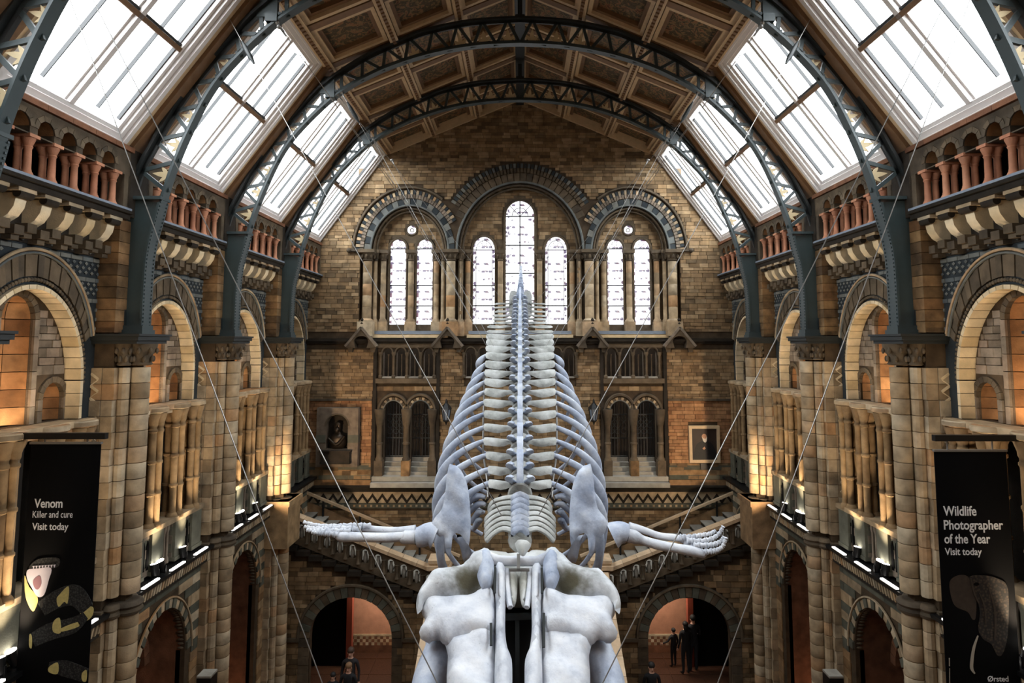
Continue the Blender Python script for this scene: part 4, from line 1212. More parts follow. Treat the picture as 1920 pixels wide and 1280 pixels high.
# ------------------------------------------------------------------ side stairs over two arches, landing, great stair
YS = 19.6
stair_parts = {}
for s in (-1, 1):
    side = 'left' if s < 0 else 'right'
    w = empty('stair_wall', (s * 5, YS, 0)); tag(w, 'brick wall with a round arch under the ' + side + ' side stair', 'wall', 'arched walls under the side stairs', None)
    xa, za_, a, b = 5.19, 1.6, 1.27, 1.2
    top = lambda x: 2.78 + (x - 2.4) * .375
    outer = [(7.75, 0), (7.75, top(7.4)), (7.3, top(7.3) - .1)]
    n = 12
    for k in range(n):                       # stepped underside of the balustrade
        x1, x0 = 7.3 - (7.3 - 2.5) * k / n, 7.3 - (7.3 - 2.5) * (k + 1) / n
        outer += [(x1, top(x0) - .1), (x0 + .001, top(x0) - .1)]
    outer += [(2.45, 2.6), (2.45, 0), (xa - a, 0)] + arch_pts(xa, za_, a, b, 24, pi, 0) + [(xa + a, 0)]
    mb = MB().plate([(s * x, z) for x, z in outer], [], YS, YS + .25, 'xz'); obj('arch_wall', mb, M['buff_dark'], w)

    def sblock(x, z):
        x = np.abs(x)
        k = ((x - xa) / 1.6) ** 2 + ((z - za_) / 1.55) ** 2 < 1
        k &= z > za_ - .05
        k |= (np.abs(x - xa) < 1.42) & (z < za_)
        k |= z > (2.5 + (x - 2.4) * .375 - .2)
        return k
    lay(courses(min(s * 2.5, s * 7.7), max(s * 2.5, s * 7.7), .05, 4.6, .15, .28, .55, sblock), w, M['brick'], 'xz', YS, .03, 'brick', 300)
    n = 21
    for i in range(n):
        obj('arch_voussoir', sector(MB(), (s * xa, za_), a, b, a + .3, b + .32, pi * i / n, pi * (i + 1) / n, YS - .05 - .012 * (i % 2), YS + .05, 'xz', 1, .006), M['green' if i % 2 else 'greybrown'], w)
    mb = MB(); arc_tube(mb, (s * xa, za_), a + .34, b + .36, .05, YS - .05, 'xz'); obj('arch_hood', mb, M['greybrown'], w, 60)
    for sx in (-1, 1):
        for k in range(6):
            x = s * xa + sx * (a + .16)
            obj('jamb_stone', MB().box(x - .16, x + .16, YS - .04 - .01 * (k % 2), YS + .05, .02 + k * .262, .27 + k * .262), M['greybrown'], w)
        obj('impost_ledge', MB().box(s * xa + sx * (a + .32) - .02 if sx > 0 else s * xa - a - .75, s * xa + a + .75 if sx > 0 else s * xa - a - .32 + .02, YS - .1, YS + .02, 1.5, 1.6), M['greybrown'], w)
    for k in range(12):                       # corbelled blocks stepping up under the balustrade
        x0 = 2.5 + 4.8 * k / 12
        c = s * (x0 + .2)
        obj('stepped_corbel', MB().box(c - .21, c + .21, YS - .12, YS + .1, top(x0) - .27, top(x0) - .12), M['dark'], w)
    # balustrade
    bl = empty('stair_balustrade', (s * 4.8, YS, top(4.8)))
    tag(bl, 'stone stair balustrade of small arches rising to the ' + side, 'balustrade', 'stone balustrades of the side stairs')
    na = 12
    hs = []
    for k in range(na):
        xc = 2.62 + .4 * k + .18; zc = top(xc)
        hs.append([(s * p, q) for p, q in (arch_hole(xc, zc + .12, zc + .42, .12, .14, 10))])
    mb = MB().plate([(s * 2.5, top(2.5) - .1), (s * 7.3, top(7.3) - .1), (s * 7.3, top(7.3) + .68), (s * 2.5, top(2.5) + .68)], hs, YS - .02, YS + .16, 'xz')
    obj('arcade_panel', mb, M['greybrown'], bl)
    for k in range(na):
        xc = s * (2.62 + .4 * k + .18 - .2); zc = top(abs(xc))
        if k: obj('baluster', MB().lathe([(.07, .05), (.05, .1), (.035, .25), (.06, .34), (.05, .42), (.07, .46)], (xc, YS - .06, zc), 8), M['greybrown'], bl, 50)
        mb = MB(); arc_tube(mb, (s * (2.8 + .4 * k), top(2.8 + .4 * k) + .42), .14, .16, .03, YS - .03, 'xz', 0, pi, 8, 5); obj('arch_roll', mb, M['greybrown'], bl, 60)
        xq = s * (2.8 + .4 * k); mb = MB().lathe([(.03, .1), (.065, .17), (.07, .3), (.04, .4), (.05, .46)], (xq, YS + .07, top(abs(xq))), 8); obj('pale_bulb', mb, M['step'], bl, 50)
    L0, L1 = Vector((s * 2.75, YS + .05, top(2.75) + .72)), Vector((s * 7.15, YS + .05, top(7.15) + .72))
    obj('coping', MB().bar(L0, L1, .34, .1, (0, 1, 0)).bar(L1 - Vector((s * .05, 0, .0)), L1 + Vector((s * .45, 0, .04)), .34, .1), M['coping'], bl) if False else None
    cp = MB()
    for k in range(10):
        p, q = L0.lerp(L1, k / 10), L0.lerp(L1, (k + 1) / 10)
        obj('coping_stone', MB().bar(p + (q - p) * .01, q - (q - p) * .01, .1, .34, (0, 1, 0)), M['coping'], bl)
    obj('coping_stone', MB().bar(L0, (s * 2.3, YS + .05, L0.z - .05), .1, .34, (0, 1, 0)), M['coping'], bl)
    # newel
    nw = empty('newel_post', (s * 2.47, YS - .02, 2.6)); tag(nw, 'square stone newel with carved panel and flat cap, ' + side + ' of the great stair', 'newel post', 'newels at the head of the great stair')
    x = s * 2.47
    obj('shaft', MB().box(x - .27, x + .27, YS - .3, YS + .24, 2.5, 3.72), M['buff'], nw)
    obj('carved_panel', MB().box(x - .17, x + .17, YS - .33, YS - .29, 3.0, 3.55).ball((x, YS - .33, 3.28), (.12, .03, .16), 8, 6), M['orange'], nw)
    obj('cap', MB().box(x - .36, x + .36, YS - .4, YS + .33, 3.72, 3.84).box(x - .3, x + .3, YS - .33, YS + .27, 3.84, 3.9).box(x - .33, x + .33, YS - .36, YS + .3, 3.9, 4.0), M['coping'], nw)
    # flight
    ft = empty('side_stair', (s * 4.8, 20.5, 2.8)); tag(ft, 'grey stone side stair climbing to the ' + side + ' gallery', 'stairs', 'side stairs')
    for k in range(13):
        x0 = 2.5 + .385 * k; z = 2.8 + .145 * (k + 1)
        mb = MB().box(min(s * x0, s * 7.5), max(s * x0, s * 7.5), YS + .26, 22.1, z - .145, z - .03)
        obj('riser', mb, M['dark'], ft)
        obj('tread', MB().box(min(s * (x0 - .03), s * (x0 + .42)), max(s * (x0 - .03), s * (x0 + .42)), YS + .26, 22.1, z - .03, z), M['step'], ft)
    obj('flight_wall', MB().prism([(s * 2.5, 2.7), (s * 7.5, 2.7), (s * 7.5, 5.0), (s * 2.5, 3.05)], 22.1, 22.25, 'xz'), M['buff'], ft)
    hr = empty('handrail', (s * 4.8, 22.05, 3.5)); tag(hr, 'thin handrail on black posts at the back of the ' + side + ' side stair', 'handrail', 'back handrails of the side stairs')
    r0_, r1_ = at(541, 909, 22.05), at(862, 1042, 22.05)
    r0_, r1_ = Vector((s * abs(r0_.x), 22.05, r0_.z)), Vector((s * abs(r1_.x), 22.05, r1_.z))
    obj('rail', MB().bar(r1_, r0_, .08, .1, (0, 1, 0)), M['coping'], hr)
    for xq in (2.5, 3.5, 4.5, 5.6, 6.9): obj('post', MB().box(s * xq - .03, s * xq + .03, 22.02, 22.08, top(xq) - .05, r1_.z + (r0_.z - r1_.z) * (xq - abs(r1_.x)) / (abs(r0_.x) - abs(r1_.x))), M['blackmetal'], hr)
    # vault room behind the arch
    vr = empty('trim_vault', (s * 5.2, 21, 0)); tag(vr, kind='structure')
    obj('vault_ceiling', MB().box(min(s * 2.5, s * 7.7), max(s * 2.5, s * 7.7), YS + .25, 22.2, 2.72, 2.78), M['dark'], vr)
    obj('lit_wall', MB().box(min(s * 3.3, s * 7.7), max(s * 3.3, s * 7.7), 22.0, 22.2, .62, 2.95), M['terracotta_wall'], vr)
    obj('dado_line', MB().box(min(s * 3.3, s * 7.7), max(s * 3.3, s * 7.7), 21.95, 22.0, .56, .62), M['pale'], vr)
    mb = MB(); mc = MB()
    for i in range(44):
        for j in range(3): (mb if (i + j) % 2 else mc).box(min(s * (3.3 + i * .1), s * (3.4 + i * .1)), max(s * (3.3 + i * .1), s * (3.4 + i * .1)), 21.96, 22.0, .26 + j * .1, .36 + j * .1)
    obj('chequer_band', mb, M['pale'], vr, kind='stuff'); obj('chequer_band', mc, M['rust'], vr, kind='stuff')
    obj('dado', MB().box(min(s * 3.3, s * 7.7), max(s * 3.3, s * 7.7), 21.96, 22.2, 0, .26), M['rust'], vr)
    obj('red_pillar', MB().box(s * 5.62 - .09, s * 5.62 + .09, 21.0, 21.2, 0, 2.95), M['redpaint'], vr)
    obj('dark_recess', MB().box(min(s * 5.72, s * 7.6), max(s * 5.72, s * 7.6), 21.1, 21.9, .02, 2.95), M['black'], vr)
# landing and the great stair coming down towards the viewer
ld = empty('great_stair', (0, 17, 0)); tag(ld, 'broad grey stone stair under the skeleton between pale copings', 'stairs')
obj('landing', MB().box(-2.5, 2.5, YS - .3, YB, 2.55, 2.8), M['step'], ld)
obj('landing_wall', MB().box(-2.45, 2.45, YS + .5, YB, 0, 2.55), M['dark'], ld)
for k in range(17):
    z = 2.8 - k * .1647; y = YS - .3 - k * .355
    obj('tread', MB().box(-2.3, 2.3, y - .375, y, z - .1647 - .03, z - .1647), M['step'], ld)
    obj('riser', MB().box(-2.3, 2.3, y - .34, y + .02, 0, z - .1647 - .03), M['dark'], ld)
for s in (-1, 1):
    x0, x1 = s * 2.3, s * 2.62
    fw = MB().prism([(YS - .3, 0), (YS - .3, 3.25), (13.2, .38), (13.2, 0)], min(x0, x1), max(x0, x1), 'yz')
    obj('flank_wall', fw, M['buff'], ld)
    for k in range(12):
        p, q = Vector((s * 2.46, YS - .35, 3.62)).lerp(Vector((s * 2.46, 13.2, .72)), k / 12), Vector((s * 2.46, YS - .35, 3.62)).lerp(Vector((s * 2.46, 13.2, .72)), (k + 1) / 12)
        d = (q - p) * .01
        obj('coping_stone', MB().bar(p + d, q - d, .44, .12, (0, 0, 1)), M['coping'], ld)
        for t in (.25, .75):
            b = p.lerp(q, t); obj('baluster', MB().box(b.x - .05, b.x + .05, b.y - .05, b.y + .05, b.z - .42, b.z - .05), M['dark'], ld)

# ------------------------------------------------------------------ the whale skeleton
def bone_plate(out3, thick, res=.06, edge=.12, bulge=0.0, rough=.012, seed=0, hole=None, extra=None):
    """a bone cut to an outline in space: rounded edge, real thickness, uneven surface"""
    out3 = [Vector(p) for p in out3]; n = len(out3); c = sum(out3, Vector()) / n
    nrm = Vector()
    for i in range(n):
        a, b = out3[i] - c, out3[(i + 1) % n] - c; nrm += a.cross(b)
    nrm.normalize()
    if nrm.dot(Vector((0, 0, EZ)) - c) < 0: nrm = -nrm
    e1 = (Vector((1, 0, 0)) - nrm * nrm.x).normalized(); e2 = nrm.cross(e1)
    P2 = []
    for i in range(n):                      # closed Catmull-Rom outline
        p0, p1, p2, p3 = (out3[(i + k) % n] - c for k in (-1, 0, 1, 2))
        m = max(1, min(4, int((p2 - p1).length / res)))
        for k in range(m):
            t = k / m; q = .5 * (2 * p1 + (p2 - p0) * t + (2 * p0 - 5 * p1 + 4 * p2 - p3) * t * t + (3 * p1 - p0 - 3 * p2 + p3) * t ** 3)
            P2.append((q.dot(e1), q.dot(e2)))
    A = np.array(P2); lo, hi = A.min(0), A.max(0)
    gx, gy = np.meshgrid(np.arange(lo[0], hi[0], res), np.arange(lo[1], hi[1], res * .87)); gx[1::2] += res / 2
    g = np.c_[gx.ravel(), gy.ravel()]; g = g[inpoly(g[:, 0], g[:, 1], P2)]

    def dist(q):
        d = np.full(len(q), 9.)
        for i in range(len(A)):
            a, b = A[i], A[(i + 1) % len(A)]; ab = b - a; t = np.clip(((q - a) @ ab) / max(1e-12, ab @ ab), 0, 1)
            d = np.minimum(d, np.linalg.norm(q - (a + t[:, None] * ab), axis=1))
        return d
    if len(g): g = g[dist(g) > res * .45]
    v2, f2, _ = cdt(P2, [], [tuple(p) for p in g])
    V = np.array(v2); d = dist(V); w = np.clip(d / edge, 0, 1)
    prof = thick / 2 * np.sqrt(1 - (1 - w) ** 2)
    rs = np.random.RandomState(seed); ph = rs.rand(6) * 6.28; fr_ = rs.rand(6, 2) * 6 + 2
    nz = sum(np.sin(V @ fr_[i] * (1.5 if i % 2 else 3) + ph[i]) for i in range(6)) * rough / 2
    bl = bulge * (1 - np.exp(-d / .25))
    if extra is not None: bl = bl + extra(V, c, e1, e2, d)
    nV = len(V); v, f = [], []
    onb = d < 1e-4
    idx2 = {}
    for i in range(nV): v.append(c + e1 * V[i, 0] + e2 * V[i, 1] + nrm * float(prof[i] + (0 if onb[i] else nz[i]) + bl[i]))
    for i in range(nV):
        if onb[i]: idx2[i] = i
        else: idx2[i] = len(v); v.append(c + e1 * V[i, 0] + e2 * V[i, 1] + nrm * float(-prof[i] + bl[i]))
    for q in f2: f.append(q); f.append(tuple(idx2[i] for i in reversed(q)))
    return MB().add(v, f)


def q2(cx_, cy_): return 740 + cx_ / 2.9083, 840 + cy_ / 2.9083


whale = empty('whale_skeleton', (0, 12, 9))
tag(whale, 'huge white whale skeleton hanging head down, ribs and tail rising behind', 'skeleton')
# -- vertebrae
ROW = [567, 574, 582, 590, 597, 603.5, 611, 620, 630, 641, 652.5, 666, 682, 699, 716, 735, 755, 777, 802, 828, 855, 882, 908]
HWP = [47, 48, 49, 50, 50, 50, 60, 61, 62, 62, 63, 63, 64, 65, 65, 65, 66, 66, 66, 66, 62, 58, 57]
VY = [19.0 - .425 * i for i in range(len(ROW))]
VP = [at(975, r, y) for r, y in zip(ROW, VY)]
VP = [Vector((0, p.y, p.z)) for p in VP]
rnd = random.Random(3)
for i, p in enumerate(VP):
    t = (VP[max(i - 1, 0)] - VP[min(i + 1, len(VP) - 1)]).normalized()       # towards the tail
    up = Vector((0, -t.z, t.y))
    hw = HWP[i] * p.y / 1150; k = (VY[0] - VY[i]) / (VY[0] - VY[-1])
    ve = empty('vertebra', p, whale)
    r = .13 + .05 * k
    pr = [(r * .95, -.17), (r * 1.05, -.15), (r * .8, -.02), (r * .8, .05), (r * 1.05, .15), (r * .95, .17)]
    mb = MB().lathe(pr, (0, 0, 0), 14)
    mb.v = [tuple(p + Vector((x, 0, 0)) + up * y + t * z - up * .08) for x, y, z in mb.v]
    obj('centrum', mb, M['bone_g'], ve, 40)
    # neural arch and spine: leaning back over the next vertebra, with two horns reaching forward
    hs_ = .34 + .1 * sin(pi * k); b0 = p + up * .06
    prof = [(-.14, 0), (-.1, .12), (.05, .26), (.2, hs_), (.34, hs_ + .02), (.36, hs_ - .06), (.22, .16), (.16, 0)]
    ol_ = [b0 + t * a + up * b for a, b in prof]
    wv = .035 + .02 * k
    n_ = len(ol_); mb = MB()
    top_ = [1, .9, .75, .7, .7, .75, .8, 1]
    v = [q + Vector((sg * wv * top_[j] * (1.4 if j in (3, 4) else 1), 0, 0)) for sg in (-1, 1) for j, q in enumerate(ol_)]
    mb.add(v, [tuple(range(n_ - 1, -1, -1)), tuple(range(n_, 2 * n_))] + [(j, (j + 1) % n_, n_ + (j + 1) % n_, n_ + j) for j in range(n_)])
    obj('neural_spine', mb, M['bone_b'], ve, 40)
    for s in (-1, 1):
        mb = MB().tube([p + Vector((s * .1, 0, 0)) + up * .04, p + Vector((s * .17, 0, 0)) + up * .14 - t * .1, p + Vector((s * .15, 0, 0)) + up * .26 - t * .24, p + Vector((s * .1, 0, 0)) + up * .3 - t * .34], [.06, .065, .05, .02], 8, .6, smooth=3)
        obj('articular_process', mb, M['bone_b'], ve, 60)
        tt = (t * .9 + up * .45).normalized(); lat = Vector((s, 0, -.06 + .1 * k))
        j = rnd.uniform(-.012, .012)
        wd = .5 + .6 * sin(pi * min(1, k * 1.1)) if k < .45 else .7 + .3 * sin(pi * min(1, k * 1.15))
        ol2 = [(.1, -.06), (.3, -.055), (.45, -.13 * wd + j), (.62, -.16 * wd), (.84, -.13 * wd), (1.0, -.075 + j), (1.03, .02), (1.0, .1 * wd), (.8, .1 * wd), (.55, .075 * wd), (.3, .05), (.1, .07)]
        pl = [p + lat * (u * hw) + tt * b for u, b in ol2]
        if k < .35: pl = [p + lat * (u * hw) + (t * .95 + up * .12).normalized() * b * .7 for u, b in ol2]
        mb = bone_plate(pl, .075, .055, .07, .0, .008, i)
        obj('transverse_process', mb, M['bone_g'], ve, 70)
# -- tail
tl = empty('tail', VP[0], whale)
tp = [VP[0] + Vector((0, .25, .1)), at(976, 545, 19.5), at(976.5, 525, 19.75), at(977, 498, 20.0)]
for k in range(10):
    a = k / 10
    i0 = min(2, int(a * 3)); q = tp[i0].lerp(tp[i0 + 1], a * 3 - i0); q1 = tp[i0].lerp(tp[i0 + 1], min(1, a * 3 - i0 + .26))
    r = .13 * (1 - a) + .03
    obj('caudal_vertebra', MB().tube([q, q.lerp(q1, .15), q.lerp(q1, .5), q.lerp(q1, .85), q1], [r * .8, r, r * .75, r, r * .8], 10, 1.2), M['bone_b'], tl, 60)
for k in range(4):
    q = at(976, 590 - 9 * k, 18.9 + .15 * k)
    for s in (-1, 1):
        obj('chevron_bone', bone_plate([q + Vector((s * x, 0, z)) for x, z in ((.05, .15), (.16, .3), (.3, .3), (.36, .12), (.3, -.08), (.14, -.02))], .06, .06, .06), M['bone_g'], tl, 70)
# -- ribs
OUTX = {11: 897, 12: 888, 13: 878, 14: 868, 15: 858, 16: 848, 17: 838, 18: 830, 19: 824, 20: 820, 21: 821, 22: 828}
for i, ox in OUTX.items():
    p = VP[i]; hw = HWP[i] * p.y / 1150; h = (975 - ox) * p.y / 1150
    vv = .62 + .3 * (i - 11) / 9
    if i == 11: vv = .4
    f0 = math.acos(min(.99, hw / h * .98)); zc = p.z - vv * sin(f0)
    f1 = -.5 if i < 14 else -1.05
    for s in (-1, 1):
        pts, rad = [], []
        for k in range(15):
            a = f0 + (f1 - f0) * k / 14; q = k / 14
            pts.append(Vector((s * (h * cos(a)), p.y + .1 + .35 * q * q - .12 * sin(pi * q), zc + vv * (sin(a) if a > 0 else 1.7 * sin(a)))))
            rad.append(.042 + .032 * sin(pi * min(1, q * 1.3)))
        pts.insert(0, p + Vector((s * hw * .92, .02, -.04))); rad.insert(0, .045)
        obj('rib', MB().tube(pts, rad, 8, .75, up=(0, 1, .2), smooth=2), M['bone_b'], whale, 60)
for i, (py, x0, x1, dz) in enumerate(((938, 918, 868, 14), (952, 918, 876, 12), (968, 912, 884, 10), (984, 908, 888, 8))):   # front ribs
    for s in (-1, 1):
        a, b, c = at(x0 - 8, py - 6, 9.7), at((x0 + x1) / 2, py - 10 + dz * .2, 9.75), at(x1, py + dz, 9.85)
        pts = [Vector((s * q.x * -1 if s > 0 else q.x, q.y, q.z)) for q in (a, b, c)]
        obj('rib', MB().tube(pts, [.035, .065, .045], 8, .8, smooth=4), M['bone_b'], whale, 60)
# armature rods under the ribs
for s in (-1, 1):
    pts = [Vector((s * .66 * (HWP[i] / 62) * VP[i].y / 12.5 * 1.05, VP[i].y, VP[i].z - .2)) for i in range(12, 23)]
    obj('steel_rod', MB().tube(pts, .018, 6), M['steel'], whale, 60)
obj('steel_spine_bar', MB().tube([q + Vector((0, 0, -.3)) for q in VP] + [Vector((0, 8.6, 7.4))], .05, 8), M['iron_d'], whale, 60)
# -- neck vertebrae: crowded rings
for k in range(7):
    py = 936 + 10.5 * k; Y = 9.42 - .12 * k
    ve = empty('neck_vertebra', at(975, py, Y), whale)
    c = at(975, py, Y)
    obj('centrum', MB().tube([c + Vector((0, -.05, -.1)), c + Vector((0, 0, -.1)), c + Vector((0, .05, -.1))], [.15, .17, .15], 12), M['bone_g'], ve, 50)
    mb = bone_plate([at(975 + dx, py + dy, Y - .1) for dx, dy in ((-16, 8), (-17, -6), (-8, -13), (0, -16), (8, -13), (17, -6), (16, 8), (0, -2))], .1, .04, .06, .02)
    obj('neural_arch', mb, M['bone_b'], ve, 60)
    for s in (-1, 1):
        wq = 62 - (6 if k < 2 else 0)
        px = [(14, -4), (32, -2 - k), (50, 4 - k * .5), (wq, 14), (wq + 2, 22 if k < 6 else 16)]
        pts = [at(975 + s * x, py + y, Y + .02) for x, y in px]
        obj('neck_process', MB().tube(pts, [.06, .05, .045, .05, .035], 8, .7, smooth=3), M['bone_g'], ve, 60)
# -- shoulder blades, flippers
SCAP = [(300, 85), (335, 95), (362, 120), (393, 190), (409, 290), (415, 400), (412, 470), (405, 530), (385, 505), (360, 470), (335, 462), (318, 480), (312, 540), (302, 590), (285, 570), (275, 520), (270, 475), (245, 482), (215, 455), (203, 405), (225, 370), (258, 330), (275, 250), (283, 170)]
for s in (-1, 1):
    def m3(p): return Vector((-p.x * s if False else (p.x if s < 0 else -p.x), p.y, p.z))
    sp = [m3(onplane(*q2(a, b), 9.15, 8.1, 3.2)) for a, b in SCAP]
    sca = obj('shoulder_blade', bone_plate(sp, .1, .06, .1, .06, .015, 5, extra=lambda V, c, e1, e2, d: .05 * np.exp(-((V[:, 1] + .35) ** 2 + (V[:, 0] * 1 - 0) ** 2) / .06)), M['bone_b'], whale, 70)
    stp = [(338, 470), (375, 480), (400, 520), (428, 600), (380, 625), (362, 560)]
    obj('breast_bone_strut', bone_plate([m3(at(*q2(a, b), 9.35)) for a, b in stp], .1, .06, .08), M['bone_b'], whale, 60)
    fp = empty('flipper', m3(at(800, 1003, 9.2)), whale)
    if s < 0: pt = lambda x, y, Y=9.15: at(520 + x / 3.2, 880 + y / 3.2, Y)
    else: pt = lambda x, y, Y=9.15: at(1100 + x / 3.2, 880 + y / 3.2, Y)
    if s < 0:
        H = [(950, 395), (915, 385), (870, 400), (838, 405)]
        FA = [(830, 405), (760, 405), (745, 402), (660, 408), (500, 405), (400, 402), (365, 398)]
        FB = [(828, 362), (720, 366), (600, 360), (520, 352), (470, 350)]
        DG = [[(560, 338), (450, 335), (330, 340), (240, 335), (155, 314)], [(500, 358), (380, 352), (280, 355), (210, 352), (160, 342)], [(440, 372), (340, 368), (260, 368), (215, 366), (175, 362)], [(370, 392), (310, 385), (265, 382), (240, 380), (205, 374)]]
    else:
        H = [(152, 395), (185, 380), (215, 378), (240, 385)]
        FA = [(245, 395), (290, 405), (340, 425), (430, 452), (540, 472), (640, 490), (700, 505)]
        FB = [(255, 345), (330, 360), (430, 395), (520, 408), (590, 418)]
        DG = [[(560, 405), (620, 405), (680, 395), (740, 385), (775, 365)], [(600, 425), (680, 430), (750, 415), (795, 385), (820, 338)], [(640, 455), (720, 455), (775, 445), (810, 425), (822, 400)], [(690, 495), (750, 490), (790, 480), (820, 455), (835, 405)]]
    obj('humerus', MB().tube([pt(*q) for q in H], [.21, .18, .17, .15], 12, .9, smooth=4), M['bone_b'], fp, 60)
    obj('radius', MB().tube([pt(*q) for q in FA], [.11, .11, .075, .08, .075, .085, .07], 10, .85, smooth=4), M['bone'], fp, 60)
    obj('ulna', MB().tube([pt(x, y, 9.35) for x, y in FB], [.085, .06, .055, .06, .05], 10, .85, smooth=4), M['bone'], fp, 60)
    for k in range(5):
        t_ = FA[-1]; e_ = FB[-1]
        c = pt(t_[0] + (e_[0] - t_[0]) * k / 4 + (8 if s < 0 else -8), t_[1] + (e_[1] - t_[1]) * k / 4, 9.15 + .05 * k)
        obj('wrist_bone', MB().ball(c, (.075, .06, .06), 8, 6), M['bone'], fp, 60)
    for di, dg in enumerate(DG):
        de = empty('finger', pt(*dg[0]), fp) if False else None
        pts = [pt(x, y, 9.3 - .06 * di) for x, y in dg]
        pts, _ = catmull(pts, [0] * len(pts), 4)
        for j in range(0, len(pts) - 2, 2):
            a, b = pts[j], pts[min(j + 2, len(pts) - 1)]; r = .05 - .022 * j / len(pts)
            obj('finger_bone', MB().tube([a, a.lerp(b, .12), a.lerp(b, .5), a.lerp(b, .85), a.lerp(b, .97)], [r * .8, r, r * .62, r, r * .7], 8), M['bone'], fp, 60)
# -- skull
sk = empty('skull', (0, 7.6, 7.3), whale)
SKP = (8.35, 7.79, .52)


def sp_(a, b, dz=0.0, pl=SKP):
    p = onplane(*q2(a, b), pl[0], pl[1] + dz, pl[2]); return p


def xw(a, s): # crop x measured from the skull's own centre line (675)
    return a if s < 0 else 1350 - a


M['bone_c'] = bone_mat('cheek_bone_with_brown_patch', (176, 180, 184), (212, 216, 220), (232, 234, 236))
N_, L_ = M['bone_c'].node_tree.nodes, M['bone_c'].node_tree.links           # a brown patch mixed into the colour over the hollow of the bone
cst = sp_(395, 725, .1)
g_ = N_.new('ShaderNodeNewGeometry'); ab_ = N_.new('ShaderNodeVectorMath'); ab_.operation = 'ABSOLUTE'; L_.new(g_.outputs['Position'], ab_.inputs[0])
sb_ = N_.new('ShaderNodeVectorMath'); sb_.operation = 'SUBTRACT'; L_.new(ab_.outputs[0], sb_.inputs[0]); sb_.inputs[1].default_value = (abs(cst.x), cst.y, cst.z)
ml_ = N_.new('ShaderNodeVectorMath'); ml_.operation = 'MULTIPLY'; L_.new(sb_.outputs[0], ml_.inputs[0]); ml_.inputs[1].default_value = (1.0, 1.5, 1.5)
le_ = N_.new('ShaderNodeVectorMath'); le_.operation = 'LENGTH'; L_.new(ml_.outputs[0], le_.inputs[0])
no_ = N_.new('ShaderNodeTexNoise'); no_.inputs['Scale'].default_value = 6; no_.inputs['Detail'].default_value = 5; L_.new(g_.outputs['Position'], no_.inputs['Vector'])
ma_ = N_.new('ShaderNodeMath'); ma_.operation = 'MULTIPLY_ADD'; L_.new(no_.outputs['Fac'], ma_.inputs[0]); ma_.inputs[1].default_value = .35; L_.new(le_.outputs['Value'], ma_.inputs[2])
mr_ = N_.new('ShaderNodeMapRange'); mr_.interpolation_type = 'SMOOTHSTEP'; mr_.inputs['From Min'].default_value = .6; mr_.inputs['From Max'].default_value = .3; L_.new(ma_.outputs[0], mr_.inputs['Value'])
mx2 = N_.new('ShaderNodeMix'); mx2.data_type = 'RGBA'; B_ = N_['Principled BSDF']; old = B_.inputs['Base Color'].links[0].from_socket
L_.new(old, mx2.inputs['A']); mx2.inputs['B'].default_value = lin((92, 88, 70)); L_.new(mr_.outputs['Result'], mx2.inputs['Factor']); L_.new(mx2.outputs['Result'], B_.inputs['Base Color'])
